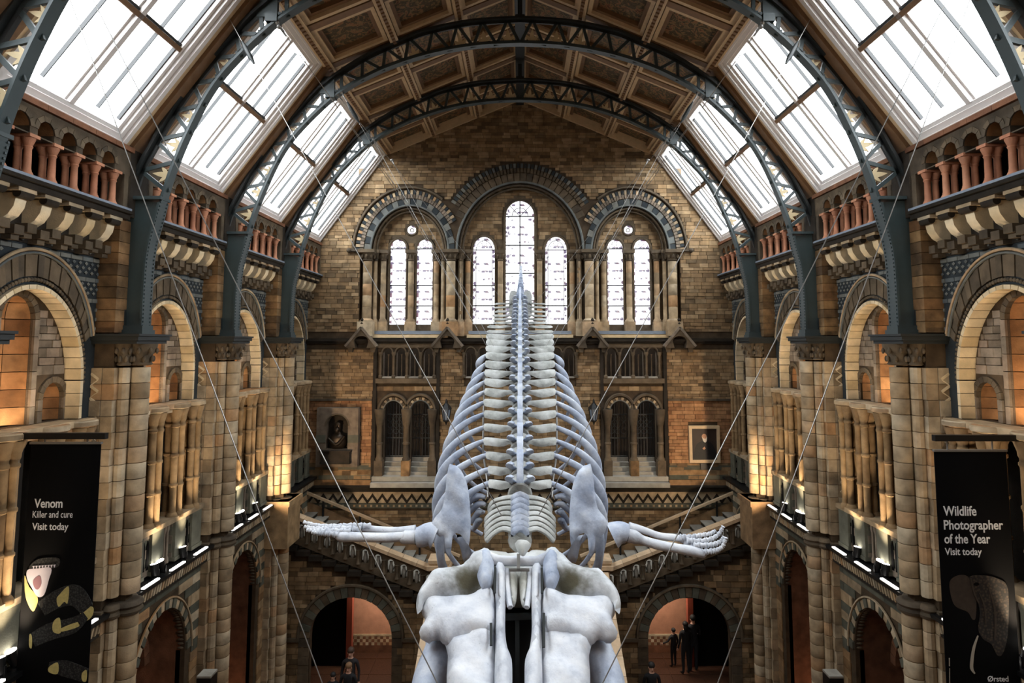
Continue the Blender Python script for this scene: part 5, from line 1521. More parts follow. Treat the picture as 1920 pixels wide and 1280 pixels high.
for s in (-1, 1):
    beam = [(545, 600), (520, 562), (485, 555), (430, 592), (375, 640), (300, 660), (240, 668), (180, 712), (135, 775), (117, 845), (126, 905), (150, 880), (162, 838), (220, 812), (325, 800), (410, 785), (455, 792), (500, 795), (535, 765)]
    mb = bone_plate([sp_(xw(a, s), b, .1) for a, b in beam], .3, .05, .2, .04, .02, 3,
                    extra=lambda V, c, e1, e2, d: -.2 * np.exp(-((np.abs(c.x + e1.x * V[:, 0] + e2.x * V[:, 1]) - .5) / .24) ** 2) * np.exp(-((V[:, 1] - (-.1 + .0 * V[:, 0])) / .13) ** 2))
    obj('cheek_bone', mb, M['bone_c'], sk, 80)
    dome = [(470, 575), (520, 568), (540, 620), (538, 700), (520, 760), (480, 770), (450, 700), (452, 620)]
    obj('braincase', bone_plate([sp_(xw(a, s), b, .2) for a, b in dome], .26, .05, .16, .03, .01, 8), M['bone_b'], sk, 80)
    fro = [(545, 788), (480, 792), (400, 806), (300, 816), (200, 812), (158, 832), (143, 872), (150, 905), (165, 930), (150, 965), (133, 1000), (142, 1035), (185, 1052), (235, 1030), (262, 1060), (300, 1075), (420, 1040), (545, 1010)]
    mb = bone_plate([sp_(xw(a, s), b, .0) for a, b in fro], .26, .05, .14, .03, .016, 11,
                    extra=lambda V, c, e1, e2, d: .06 * np.exp(-(((np.abs(V[:, 0]) - .45).clip(-.2, 9)) ** 2) / .03) - .03 * np.exp(-d / .2))
    obj('brow_bone', mb, M['bone'], sk, 80)
    mx_ = [(548, 985), (430, 1005), (330, 1030), (262, 1052), (280, 1085), (290, 1130), (286, 1200), (284, 1290), (300, 1420), (370, 1700), (450, 2000), (520, 2200), (548, 2240)]
    mb = bone_plate([sp_(xw(a, s), b, -.03) for a, b in mx_], .22, .07, .16, .05, .014, 13)
    obj('upper_jaw', mb, M['bone'], sk, 80)
    pm = [(545, 650), (575, 640), (606, 655), (608, 760), (604, 880), (603, 1000), (615, 1090), (638, 1150), (642, 1300), (640, 1700), (640, 2200), (600, 2280), (560, 2200), (545, 1600), (543, 1290), (548, 1100), (552, 900), (546, 780)]
    obj('premaxilla', bone_plate([sp_(xw(a, s), b, .08) for a, b in pm], .26, .05, .09, .0, .008, 17), M['bone'], sk, 80)
    na_ = [(618, 665), (650, 660), (668, 690), (668, 790), (655, 862), (640, 868), (628, 830), (616, 750)]
    obj('nasal_bone', bone_plate([sp_(xw(a, s), b, .02) for a, b in na_], .16, .04, .06, .0, .006, 19), M['bone_s'], sk, 80)
    obj('nasal_rim', MB().tube([sp_(xw(a, s), b, .1) for a, b in ((612, 660), (614, 740), (622, 820), (630, 868))], .035, 6, smooth=3), M['bone'], sk, 60)
    mand = [sp_(xw(a, s), b, dz) for a, b, dz in ((215, 1010, -.35), (235, 1080, -.4), (225, 1180, -.45), (190, 1290, -.5), (165, 1450, -.5), (180, 1700, -.5), (300, 2050, -.45), (480, 2330, -.4))]
    obj('lower_jaw', MB().tube(mand, [.1, .16, .2, .2, .19, .17, .14, .08], 14, 1.15, smooth=4), M['bone_b'], sk, 70)
    # iron straps and screws holding the bone
    a_ = [(525, 955), (526, 1075)] if s < 0 else [(537, 900), (537, 1085)]
    obj('iron_strap', MB().bar(sp_(xw(a_[0][0], s), a_[0][1], .17), sp_(xw(a_[1][0], s), a_[1][1], .17), .02, .03, (1, 0, 0)), M['iron_d'], sk)
    obj('iron_strap', MB().bar(sp_(xw(548, s), 655, .26), sp_(xw(546, s), 790, .26), .018, .03, (1, 0, 0)), M['iron_d'], sk)
occ = [(440, 612), (470, 575), (510, 562), (560, 588), (675, 592), (790, 588), (840, 562), (880, 575), (910, 612), (830, 632), (675, 640), (520, 632)]
obj('occipital_crest', bone_plate([sp_(a, b, .16) for a, b in occ], .16, .05, .1, .03, .01, 23), M['bone'], sk, 80)
obj('occipital_condyle', bone_plate([sp_(a, b, .24) for a, b in ((655, 520), (690, 510), (745, 522), (720, 570), (700, 592), (675, 570))], .16, .04, .08, .05, .01, 29), M['bone_g'], sk, 80)
obj('iron_bracket', MB().bar(sp_(675, 580, .3), sp_(675, 660, .25), .04, .04, (1, 0, 0)).bar(sp_(625, 662, .2), sp_(735, 662, .2), .03, .05), M['steel'], sk)
obj('support_beam', MB().bar(sp_(600, 920, -.15), sp_(745, 915, -.15), .06, .06).bar(sp_(668, 920, -.2), sp_(672, 1500, -.3), .05, .05, (1, 0, 0)), M['iron_d'], sk)
obj('gap_shade_plate', MB().obox(sp_(675, 1200, -.42), (.3, 0, 0), Vector((0, 1, .52)) * 1.1, (0, -.01, .02)), M['blackmetal'], sk)  # added black sheet standing in for the shade inside the skull's middle gap
# back of the skull under the crest
obj('skull_base', bone_plate([sp_(a, b, -.2) for a, b in ((480, 590), (560, 575), (675, 580), (790, 575), (870, 590), (860, 760), (790, 840), (675, 860), (560, 840), (490, 760))], .3, .07, .2), M['bone_s'], sk, 80)

# ------------------------------------------------------------------ suspension cables
def top_ext(a, b, k): return (a[0] + (a[0] - b[0]) * k, a[1] + (a[1] - b[1]) * k)


CAB = [  # top pixel, depth there, end pixel, depth there, words; left side, mirrored for the right
    ((114, -120), 7.9, (820, 1280), 6.9, 'outer pair of steel cables to the skull, the one nearer the middle,'),
    ((96, -96), 7.9, (604, 1280), 7.2, 'outermost steel cable running down across the side arches,'),
    ((411, 0), 11.4, (961, 1004), 8.9, 'long steel cable with a turnbuckle down to the neck,'),
    ((520, 42), 11.5, (893, 572), 17.5, 'thin steel cable from the second roof rib to the tail,'),
    ((632, 176), 15.2, (948, 570), 18.6, 'thin steel cable from the crown rib to the tail root,'),
    ((640, 172), 15.2, (908, 640), 16.2, 'upper of two close steel cables to the spine,'),
    ((700, 262), 18.9, (912, 648), 16.0, 'lower of two close steel cables to the spine,'),
    ((523, 50), 11.5, (775, 395), 15.0, 'short steel cable along the eaves beside the skylights,'),
    ((735, 300), 18.9, (962, 716), 14.2, 'thin steel cable over the side windows to the middle vertebrae,'),
]
for i, (a, Ya, b, Yb, lab) in enumerate(CAB):
    for s in (-1, 1):
        p, q = at(*a, Ya), at(*b, Yb)
        if s > 0: p.x, q.x = -p.x, -q.x
        r = .0065 if i < 3 else .0055
        o = empty('cable', p)
        tag(o, lab + (' left' if s < 0 else ' right') + ' side', 'cable', 'steel cables holding up the skeleton')
        obj('wire', MB().tube([p, q], r, 6), M['steel'], o, 60)
        if i in (2, 5):                      # turnbuckle
            d = (q - p).normalized(); c = p + (q - p) * (.13 if i == 2 else .08)
            obj('turnbuckle', MB().tube([c - d * .3, c - d * .12, c + d * .12, c + d * .3], [.02, .05, .05, .02], 8), M['iron_d'], o, 50)
        obj('end_fitting', MB().ball(p, .05, 8, 6).tube([p, p + (q - p).normalized() * .2], .018, 6), M['steel'], o, 60)

# ------------------------------------------------------------------ banners
def fit_text(body, x0, x1, zbase, h, Y, parent, bold=.0, mat='ink'):
    cu = bpy.data.curves.new('lettering', 'FONT'); cu.body = body; cu.extrude = .002; cu.offset = bold; cu.resolution_u = 4
    t = bpy.data.objects.new('lettering', cu); COL.objects.link(t)
    dg = bpy.context.evaluated_depsgraph_get(); me = bpy.data.meshes.new_from_object(t.evaluated_get(dg))
    bpy.data.objects.remove(t)
    a = np.array([v.co[:] for v in me.vertices]); lo, hi = a.min(0), a.max(0)
    kx = (x1 - x0) / (hi[0] - lo[0]); kz = h / .69
    mb = MB(); mb.v = [(x0 + (x - lo[0]) * kx, Y - z, zbase + y * kz) for x, y, z in a]; mb.f = [tuple(p.vertices) for p in me.polygons]
    return obj('lettering', mb, M[mat], parent)


def rounded(pl, k=4):
    n = len(pl); v = [Vector((a, 0, b)) for a, b in pl]; out = []
    for i in range(n):
        p0, p1, p2, p3 = v[i - 1], v[i], v[(i + 1) % n], v[(i + 2) % n]
        for j in range(k):
            t = j / k; q = .5 * (2 * p1 + (p2 - p0) * t + (2 * p0 - 5 * p1 + 4 * p2 - p3) * t * t + (3 * p1 - p0 - 3 * p2 + p3) * t ** 3); out.append((q.x, q.z))
    return out


def printed(parent, name, polys, Y, mat):
    mb = MB()
    if name in ('yellow_patch', 'upper_jaw', 'open_mouth', 'throat', 'ear', 'head_and_trunk', 'painted_coat', 'painted_beard'): polys = [rounded(p) for p in polys]
    for k, pl in enumerate(polys): mb.prism(pl, Y - .003 - .0004 * k, Y, 'xz')
    return obj(name, mb, mat if not isinstance(mat, str) else M[mat], parent)


def ribbon(pts, w):
    pts = [Vector((a, 0, b)) for a, b in pts]; pts, w = catmull(pts, w, 6); L_, R_ = [], []
    for i, p in enumerate(pts):
        t = (pts[min(i + 1, len(pts) - 1)] - pts[max(0, i - 1)]).normalized(); q = Vector((-t.z, 0, t.x)) * w[i]
        L_.append((p.x + q.x, p.z + q.z)); R_.append((p.x - q.x, p.z - q.z))
    return [[L_[i], L_[i + 1], R_[i + 1], R_[i]] for i in range(len(L_) - 1)]


YBAN = 9.3
def bp_(px, py): p = at(px, py, YBAN); return p.x, p.z


def scales_mat(name, c1, c2, sc2):
    m, N, L, B = nt(name); g = N.new('ShaderNodeNewGeometry'); vo = N.new('ShaderNodeTexVoronoi'); vo.inputs['Scale'].default_value = sc2
    L.new(g.outputs['Position'], vo.inputs['Vector']); cr = N.new('ShaderNodeValToRGB'); e = cr.color_ramp.elements
    e[0].position = .15; e[0].color = lin(c1); e[1].position = .6; e[1].color = lin(c2); L.new(vo.outputs['Distance'], cr.inputs[0]); L.new(cr.outputs[0], B.inputs['Base Color']); B.inputs['Roughness'].default_value = .8
    return m


M['scales'] = scales_mat('printed_snake_scales', (62, 62, 60), (16, 16, 17), 38)
M['snake_y'] = plain('printed_yellow_scales', (206, 190, 120), .8, noise=.3, ns=30)
M['snake_m'] = plain('printed_mouth', (222, 214, 226), .8, noise=.1)
M['snake_p'] = plain('printed_mouth_shadow', (150, 110, 120), .8)
M['hide'] = scales_mat('printed_elephant_hide', (70, 56, 44), (26, 21, 18), 26)
M['hide_d'] = plain('printed_ear', (58, 46, 36), .8, noise=.5, ns=14)
M['tusk'] = plain('printed_tusk', (176, 166, 150), .8)
for s in (-1, 1):
    word = 'snake' if s < 0 else 'elephant'
    xa, xb = (-7.29, -6.25) if s < 0 else (6.17, 7.24)
    zt, zb = (9.1, 5.62) if s < 0 else (8.99, 5.5)
    bn = empty('banner', ((xa + xb) / 2, YBAN, zt)); tag(bn, 'tall black exhibition banner with white words and a ' + word + ' photograph', 'banner')
    obj('cloth', MB().box(xa, xb, YBAN, YBAN + .012, zb, zt), M['cloth'], bn)
    obj('top_batten', MB().box(xa - .01, xb + .01, YBAN - .02, YBAN + .03, zt - .005, zt + .025), M['steel'], bn)
    obj('bottom_batten', MB().box(xa - .01, xb + .01, YBAN - .02, YBAN + .03, zb - .025, zb + .005), M['steel'], bn)
    bk = empty('banner_bracket', (s * 7.7, YBAN, zt + .2)); tag(bk, 'black metal arm carrying the ' + word + ' banner from the wall', 'bracket', 'banner brackets')
    z0 = 9.17 if s < 0 else 9.14
    obj('arm', MB().box(min(s * 6.17, s * 7.75), max(s * 6.17, s * 7.75), YBAN - .04, YBAN + .04, z0, z0 + .09), M['blackmetal'], bk)
    xp = s * 7.52 if s < 0 else s * 7.62
    obj('upright', MB().box(xp - .07, xp + .07, YBAN - .02, YBAN + .08, 5.87, z0), M['blackmetal'], bk)
    obj('upright_edge', MB().box(xp - s * .07 - .008, xp - s * .07 + .008, YBAN - .03, YBAN - .01, 6.0, z0 - .05), M['steel'], bk)
    for hx in (xa + .2, xb - .2): obj('hanger', MB().tube([(hx, YBAN, zt + .02), (hx, YBAN, z0 + .01)], .012, 6), M['steel'], bk)
    if s < 0:
        for body, x0, x1, yb, yc, bo in (('Venom', 64, 117, 951, 935, .02), ('Killer and cure', 61, 136, 970, 957.5, .0), ('Visit today', 60, 128, 993, 980, .012)):
            p0, p1 = bp_(x0, yb), bp_(x1, yb); fit_text(body, p0[0], p1[0], p0[1], bp_(x0, yc)[1] - p0[1], YBAN, bn, bo)
        c = lambda x, y: bp_(x * .4686, 680 + y * .4686)
        u = .4686 * YBAN / 1150
        pr_ = empty('snake_print', (-6.8, YBAN, 7), bn)
        for rb_ in (ribbon([c(165, 985), c(230, 945), c(300, 930), c(350, 985)], [28 * u, 34 * u, 40 * u, 26 * u]), ribbon([c(130, 1110), c(200, 1075), c(290, 1050), c(345, 1010)], [26 * u, 32 * u, 30 * u, 14 * u]), ribbon([c(195, 1215), c(260, 1222), c(345, 1250)], [16 * u, 30 * u, 26 * u])): printed(pr_, 'coil', rb_, YBAN, 'scales')
        printed(pr_, 'yellow_patch', [[c(*q) for q in pl] for pl in ([(100, 850), (118, 895), (152, 938), (146, 975), (130, 992), (104, 935)], [(240, 925), (276, 893), (272, 960), (258, 955), (236, 975), (228, 945)], [(322, 1000), (345, 975), (374, 978), (370, 1012), (345, 1030)], [(215, 1035), (240, 1020), (244, 1078), (214, 1074)], [(248, 1060), (312, 1036), (316, 1054), (250, 1074)], [(120, 1085), (129, 1095), (128, 1140), (118, 1130)], [(198, 1215), (232, 1198), (232, 1242), (198, 1236)], [(330, 1240), (348, 1228), (346, 1272), (330, 1268)])], YBAN - .004, 'snake_y')
        printed(pr_, 'upper_jaw', [[c(*q) for q in ((118, 815), (150, 786), (200, 778), (238, 783), (236, 812), (205, 822), (150, 822), (122, 832))]], YBAN - .004, 'scales')
        printed(pr_, 'open_mouth', [[c(*q) for q in ((112, 828), (150, 822), (206, 820), (196, 870), (178, 926), (152, 934), (128, 898), (110, 862))]], YBAN - .006, 'snake_m')
        printed(pr_, 'throat', [[c(*q) for q in ((135, 870), (160, 850), (168, 880), (155, 905), (140, 898))]], YBAN - .008, 'snake_p')
        printed(pr_, 'tooth_row', [[c(132 + 12 * k, 812 - k * .8), c(141 + 12 * k, 811 - k * .8), c(136 + 12 * k, 824 - k * .8)] for k in range(8)], YBAN - .008, 'snake_m')
    else:
        for body, x0, x1, yb, yc, bo in (('Wildlife', 1769, 1831, 966, 948.5, .018), ('Photographer', 1770, 1881, 992, 975, .018), ('of the Year', 1771, 1857, 1018, 1001, .018), ('Visit today', 1772, 1841, 1040, 1027, .012), ('\u00d8rsted', 1852, 1891, 1277, 1267, .012)):
            p0, p1 = bp_(x0, yb), bp_(x1, yb); fit_text(body, p0[0], p1[0], p0[1], bp_(x0, yc)[1] - p0[1], YBAN, bn, bo)
        c = lambda x, y: bp_(1740 + x * .375, 800 + y * .375); u = .375 * YBAN / 1150
        pr_ = empty('elephant_print', (6.7, YBAN, 7), bn)
        printed(pr_, 'ear', [[c(*q) for q in ((108, 775), (150, 742), (200, 748), (218, 800), (240, 850), (238, 950), (222, 962), (198, 925), (142, 900), (118, 858))]], YBAN, 'hide_d')
        printed(pr_, 'head_and_trunk', [[c(*q) for q in ((207, 748), (280, 742), (340, 755), (392, 790), (402, 900), (395, 1050), (372, 1132), (345, 1140), (315, 1085), (275, 1060), (250, 1010), (258, 930), (242, 850), (222, 800))]], YBAN - .004, 'hide')
        printed(pr_, 'eye', [[c(240 + 14 * cos(t), 785 + 9 * sin(t)) for t in np.linspace(0, 2 * pi, 13)[:-1]]], YBAN - .006, 'cloth')
        printed(pr_, 'tusk', ribbon([c(248, 1042), c(228, 1100), c(218, 1160), c(216, 1205), c(230, 1230)], [3 * u, 6 * u, 7 * u, 7 * u, 3 * u]), YBAN - .006, 'tusk')
        printed(pr_, 'fold', ribbon([c(300, 800), c(330, 900), c(335, 1000), c(330, 1060)], [2 * u, 5 * u, 5 * u, 2 * u]) + ribbon([c(255, 830), c(280, 900), c(285, 980)], [2 * u, 4 * u, 2 * u]) + ribbon([c(210, 755), c(228, 830), c(250, 880)], [3 * u, 4 * u, 2 * u]), YBAN - .006, 'hide_d')
        printed(pr_, 'credit_line', ribbon([c(106, 1155), c(106, 1195)], [2 * u, 2 * u]) + ribbon([c(107, 1205), c(107, 1290)], [1 * u, 1 * u]), YBAN - .001, 'tusk')

# ------------------------------------------------------------------ lamps on the ledges
SPOTW = 170
side_w = {-1: 'left', 1: 'right'}
bay_w = {9.7: 'beside the banner', 13.4: 'on the middle ledge', 17.1: 'on the far ledge by the stair'}
for s in (-1, 1):
    for Y in (9.7, 13.4, 17.1):
        for k, y in enumerate((-.95, 0, .95)):
            o = empty('light_strip', (s * 7.24, Y + y, 5.87)); tag(o, 'short white light strip lying ' + bay_w[Y] + ', ' + side_w[s] + ' side, ' + ('near end', 'middle', 'far end')[k], 'light strip', 'light strips on the ledges')
            obj('tube', MB().box(s * 7.24 - .03, s * 7.24 + .03, Y + y - .26, Y + y + .26, 5.885, 5.91), M['led'], o)
            obj('tray', MB().box(s * 7.24 - .045, s * 7.24 + .045, Y + y - .28, Y + y + .28, 5.87, 5.885), M['blackmetal'], o)
        for k, y in enumerate((-.62, -.38, .42)):
            o = empty('spotlight', (s * 7.36, Y + y, 5.87)); tag(o, ('first', 'second', 'third')[k] + ' black spotlight ' + bay_w[Y] + ', ' + side_w[s] + ' side', 'spotlight', 'spotlights on the ledges')
            c = Vector((s * 7.36, Y + y, 6.03)); d = Vector((s * .22, -.25 if k == 1 else .1, 1)).normalized()
            obj('base', MB().lathe([(.07, 0), (.07, .03), (.02, .04)], (c.x, c.y, 5.87), 10), M['blackmetal'], o, 40)
            obj('yoke', MB().bar((c.x - .08, c.y, 5.9), (c.x - .08, c.y, 6.05), .02, .03).bar((c.x + .08, c.y, 5.9), (c.x + .08, c.y, 6.05), .02, .03).bar((c.x - .08, c.y, 5.9), (c.x + .08, c.y, 5.9), .03, .02), M['blackmetal'], o)
            obj('barrel', MB().tube([c - d * .12, c - d * .1, c + d * .06, c + d * .12], [.03, .06, .075, .08], 12), M['blackmetal'], o, 40)
            obj('lens', MB().tube([c + d * .115, c + d * .13], [.07, .07], 12), M['lens'], o, 40)
            if k == 1 and Y == 17.1:           # the far lamps are turned on the end wall
                l = bpy.data.lights.new('spotlight_beam', 'SPOT'); l.energy = 900; l.color = (1, .74, .48); l.spot_size = radians(70); l.spot_blend = .9; l.shadow_soft_size = .06
                lo_ = bpy.data.objects.new('spotlight_beam', l); COL.objects.link(lo_); lo_.location = c + d * .2 - Vector((s * .25, 0, 0)); lo_.rotation_euler = (Vector((s * 5.4, YB, 7.6)) - lo_.location).to_track_quat('-Z', 'Y').to_euler()
            if k != 1:
                l = bpy.data.lights.new('spotlight_beam', 'SPOT'); l.energy = SPOTW * (1.5 if k == 0 else 1.2); l.color = (1, .8, .56); l.spot_size = radians(64); l.spot_blend = 1; l.shadow_soft_size = .06
                lo_ = bpy.data.objects.new('spotlight_beam', l); COL.objects.link(lo_); lo_.location = c + d * .2 - Vector((s * .22, 0, 0))
                lo_.rotation_euler = (Vector((s * 7.75, Y + y * 1.1 + .5, 9.9)) - lo_.location).to_track_quat('-Z', 'Y').to_euler()
        l = bpy.data.lights.new('niche_lamp', 'AREA'); l.shape = 'RECTANGLE'; l.size = .05; l.size_y = 1.9; l.energy = 34; l.color = (1, .8, .55)
        lo_ = bpy.data.objects.new('niche_lamp', l); COL.objects.link(lo_); lo_.location = (s * 7.6, Y, 9.33); lo_.rotation_euler = Vector((s * .3, 0, 1)).to_track_quat('-Z', 'Y').to_euler()
        l = bpy.data.lights.new('recess_lamp', 'POINT'); l.energy = 9; l.color = (1, .62, .4); l.shadow_soft_size = .15
        lo_ = bpy.data.objects.new('recess_lamp', l); COL.objects.link(lo_); lo_.location = (s * 8.2, Y, 1.0)
    l = bpy.data.lights.new('vault_lamp', 'AREA'); l.shape = 'RECTANGLE'; l.size = 1.6; l.size_y = .5; l.energy = 60; l.color = (1, .84, .7)
    lo_ = bpy.data.objects.new('vault_lamp', l); COL.objects.link(lo_); lo_.location = (s * 4.5, 21.0, 2.58); lo_.rotation_euler = (0.35, 0, 0)
    vl = empty('ceiling_lamp', (s * 4.5, 21.0, 2.7)); tag(vl, 'flat lamp under the vault behind the ' + side_w[s] + ' stair arch', 'lamp')
    obj('housing', MB().box(s * 4.5 - .8, s * 4.5 + .8, 20.75, 21.25, 2.6, 2.72), M['blackmetal'], vl)
    # hanging sign in the arch, black totem, wall lantern
    if s > 0:
        sg = empty('hanging_sign', (5.0, 21.0, 2.75)); tag(sg, 'small dark hanging sign with white symbols inside the arch', 'sign')
        obj('board', MB().box(4.5, 5.6, 20.6, 20.65, 2.36, 2.66), M['blackmetal'], sg)
        for x in (4.62, 4.8, 5.15):
            m_ = MB().plate([(x, 2.44), (x + .13, 2.44), (x + .13, 2.58), (x, 2.58)], [[(x + .03, 2.47), (x + .1, 2.47), (x + .1, 2.55), (x + .03, 2.55)]], 20.59, 20.6, 'xz'); obj('symbol', m_, M['ink'], sg)
        m_ = MB().prism([(5.33, 2.49), (5.43, 2.49), (5.43, 2.45), (5.5, 2.51), (5.43, 2.57), (5.43, 2.53), (5.33, 2.53)], 20.59, 20.6, 'xz'); obj('arrow', m_, M['ink'], sg)
        for x in (4.7, 5.4): obj('rod', MB().tube([(x, 20.62, 2.66), (x, 20.62, 2.95)], .01, 6), M['blackmetal'], sg)
    tt_ = empty('totem', (s * 6.72, 13.8, 0)); tag(tt_, 'tall narrow black display post with a pale top, ' + side_w[s] + ' aisle', 'post', 'black display posts')
    obj('body', MB().box(s * 6.72 - .15, s * 6.72 + .15, 13.65, 13.95, .05, 3.5), M['blackmetal'], tt_); obj('cap', MB().box(s * 6.72 - .15, s * 6.72 + .15, 13.65, 13.95, 3.5, 3.54), M['step'], tt_); obj('foot', MB().box(s * 6.72 - .25, s * 6.72 + .25, 13.55, 14.05, 0, .05), M['blackmetal'], tt_)
    x = s * abs(ax(838, py=775)); zl = az(775)
    ln = empty('wall_lantern', (x, YB - .1, zl)); tag(ln, 'dark iron lantern on the back wall, ' + side_w[s] + ' of the ribs', 'lantern', 'iron wall lanterns')
    obj('bracket', MB().tube([(x, YB, zl + .1), (x, YB - .2, zl + .2), (x, YB - .3, zl + .32)], .025, 6, smooth=4), M['blackmetal'], ln, 60)
    obj('cap', MB().lathe([(.2, .2), (.16, .28), (.05, .4), (.03, .5), (.01, .55)], (x, YB - .3, zl), 6), M['blackmetal'], ln)
    mb = MB()
    for k in range(6):
        a = pi * k / 3; mb.bar((x + .17 * cos(a), YB - .3 + .17 * sin(a), zl + .2), (x + .11 * cos(a), YB - .3 + .11 * sin(a), zl - .18), .025, .025)
    obj('cage', mb, M['blackmetal'], ln); obj('glass', MB().lathe([(.1, -.18), (.155, .2)], (x, YB - .3, zl), 6), M['lead'], ln); obj('drop', MB().lathe([(.11, -.18), (.12, -.22), (.04, -.28), (.02, -.36)], (x, YB - .3, zl), 6), M['blackmetal'], ln)

# ------------------------------------------------------------------ memorial with a bust, portrait
x0, x1, z0, z1 = ax(598, py=800), ax(675, py=800), az(872), az(763); xm = ax(636, py=800)
mm = empty('memorial', (xm, YB, z0)); tag(mm, 'grey stone memorial with a bronze bust in an arched niche', 'memorial')
na0, nsp, ntop, nhw = az(839), az(796), az(776), abs(ax(656, py=800) - ax(616, py=800)) / 2
YM = YB - .3
obj('surround', MB().plate([(x0, z0), (x1, z0), (x1, z1), (x0, z1)], [arch_hole(xm, na0, nsp, nhw, ntop - nsp, 16)], YM, YB, 'xz'), M['grey'], mm)
obj('niche_back', MB().box(xm - nhw, xm + nhw, YB - .02, YB, na0, ntop), M['dark'], mm)
obj('band', MB().box(x0 - .01, xm - nhw - .01, YM - .02, YB, az(827), az(813)).box(xm + nhw + .01, x1 + .01, YM - .02, YB, az(827), az(813)), M['green'], mm)
mb = MB(); arc_tube(mb, (xm, nsp), nhw + .03, ntop - nsp + .03, .03, YM, 'xz', 0, pi, 16); obj('arch_roll', mb, M['greybrown'], mm, 60)
obj('inscribed_base', MB().box(xm - .5, xm + .5, YM - .16, YM + .02, az(861), az(843)).box(xm - .55, xm + .55, YM - .2, YM + .02, az(843), az(840)).box(xm - .52, xm + .52, YM - .2, YM + .02, az(865), az(861)), M['dark'], mm)
yb_ = YB - .17
bz = na0
bust = MB()
bust.tube([(xm, yb_, bz), (xm, yb_, bz + .1), (xm, yb_, bz + .2), (xm, yb_, bz + .42), (xm, yb_, bz + .52), (xm, yb_ - .01, bz + .58), (xm, yb_ - .02, bz + .66), (xm, yb_ - .03, bz + .78), (xm, yb_ - .03, bz + .88), (xm, yb_ - .02, bz + .93)], [.2, .3, .33, .3, .14, .09, .1, .12, .1, .03], 14, .5, up=(0, 1, 0), smooth=3)
bust.ball((xm, yb_ - .13, bz + .66), (.075, .06, .1), 8, 6).ball((xm, yb_ - .15, bz + .78), (.02, .035, .03), 6, 4)
obj('bust', bust, M['bronze'], mm, 60)
obj('drapery', MB().tube([(xm - .3, yb_ - .08, bz + .36), (xm, yb_ - .16, bz + .16), (xm + .26, yb_ - .1, bz + .44)], [.05, .07, .05], 8, smooth=4), M['bronze'], mm, 60)
x0, x1, z0, z1 = ax(1290, py=830), ax(1347, py=830), az(866), az(797)
pc = empty('portrait', ((x0 + x1) / 2, YB, z0)); tag(pc, 'gilt framed dark portrait of a bearded person in a black coat', 'painting')
fw = .1
for a, b, c, d in ((x0, x1, z0, z0 + fw), (x0, x1, z1 - fw, z1), (x0, x0 + fw, z0 + fw, z1 - fw), (x1 - fw, x1, z0 + fw, z1 - fw)):
    obj('frame_rail', MB().box(a, b, YB - .16, YB - .02, c, d), M['oak_l'], pc)
a, b, c, d = x0 + fw, x1 - fw, z0 + fw, z1 - fw; W_, H_ = b - a, d - c
M['canvas'] = plain('canvas_brown', (44, 32, 24), .6, noise=.5, ns=3); M['coat'] = plain('painted_coat', (12, 11, 11), .6); M['face'] = plain('painted_face', (176, 132, 104), .6); M['beard'] = plain('painted_beard', (206, 198, 186), .6)
obj('canvas', MB().box(a, b, YB - .1, YB - .06, c, d), M['canvas'], pc)
f_ = lambda pts: [(a + u * W_, c + v * H_) for u, v in pts]
printed(pc, 'painted_coat', [f_([(.12, 0), (.1, .3), (.2, .5), (.42, .6), (.62, .6), (.82, .5), (.95, .25), (.95, 0)])], YB - .1, 'coat')
printed(pc, 'painted_face', [f_([(.5 + .1 * cos(t), .74 + .09 * sin(t)) for t in np.linspace(0, 2 * pi, 15)[:-1]]), f_([(.42, .36), (.5, .42), (.55, .36), (.48, .32)])], YB - .104, 'face')
printed(pc, 'painted_beard', [f_([(.42, .72), (.46, .6), (.54, .55), (.6, .62), (.61, .74), (.56, .68), (.48, .68)])], YB - .108, 'beard')
obj('plaque', MB().box((x0 + x1) / 2 - .14, (x0 + x1) / 2 + .14, YB - .08, YB, az(879), az(868)), M['blackmetal'], pc)

# ------------------------------------------------------------------ people
HAIRC = {}


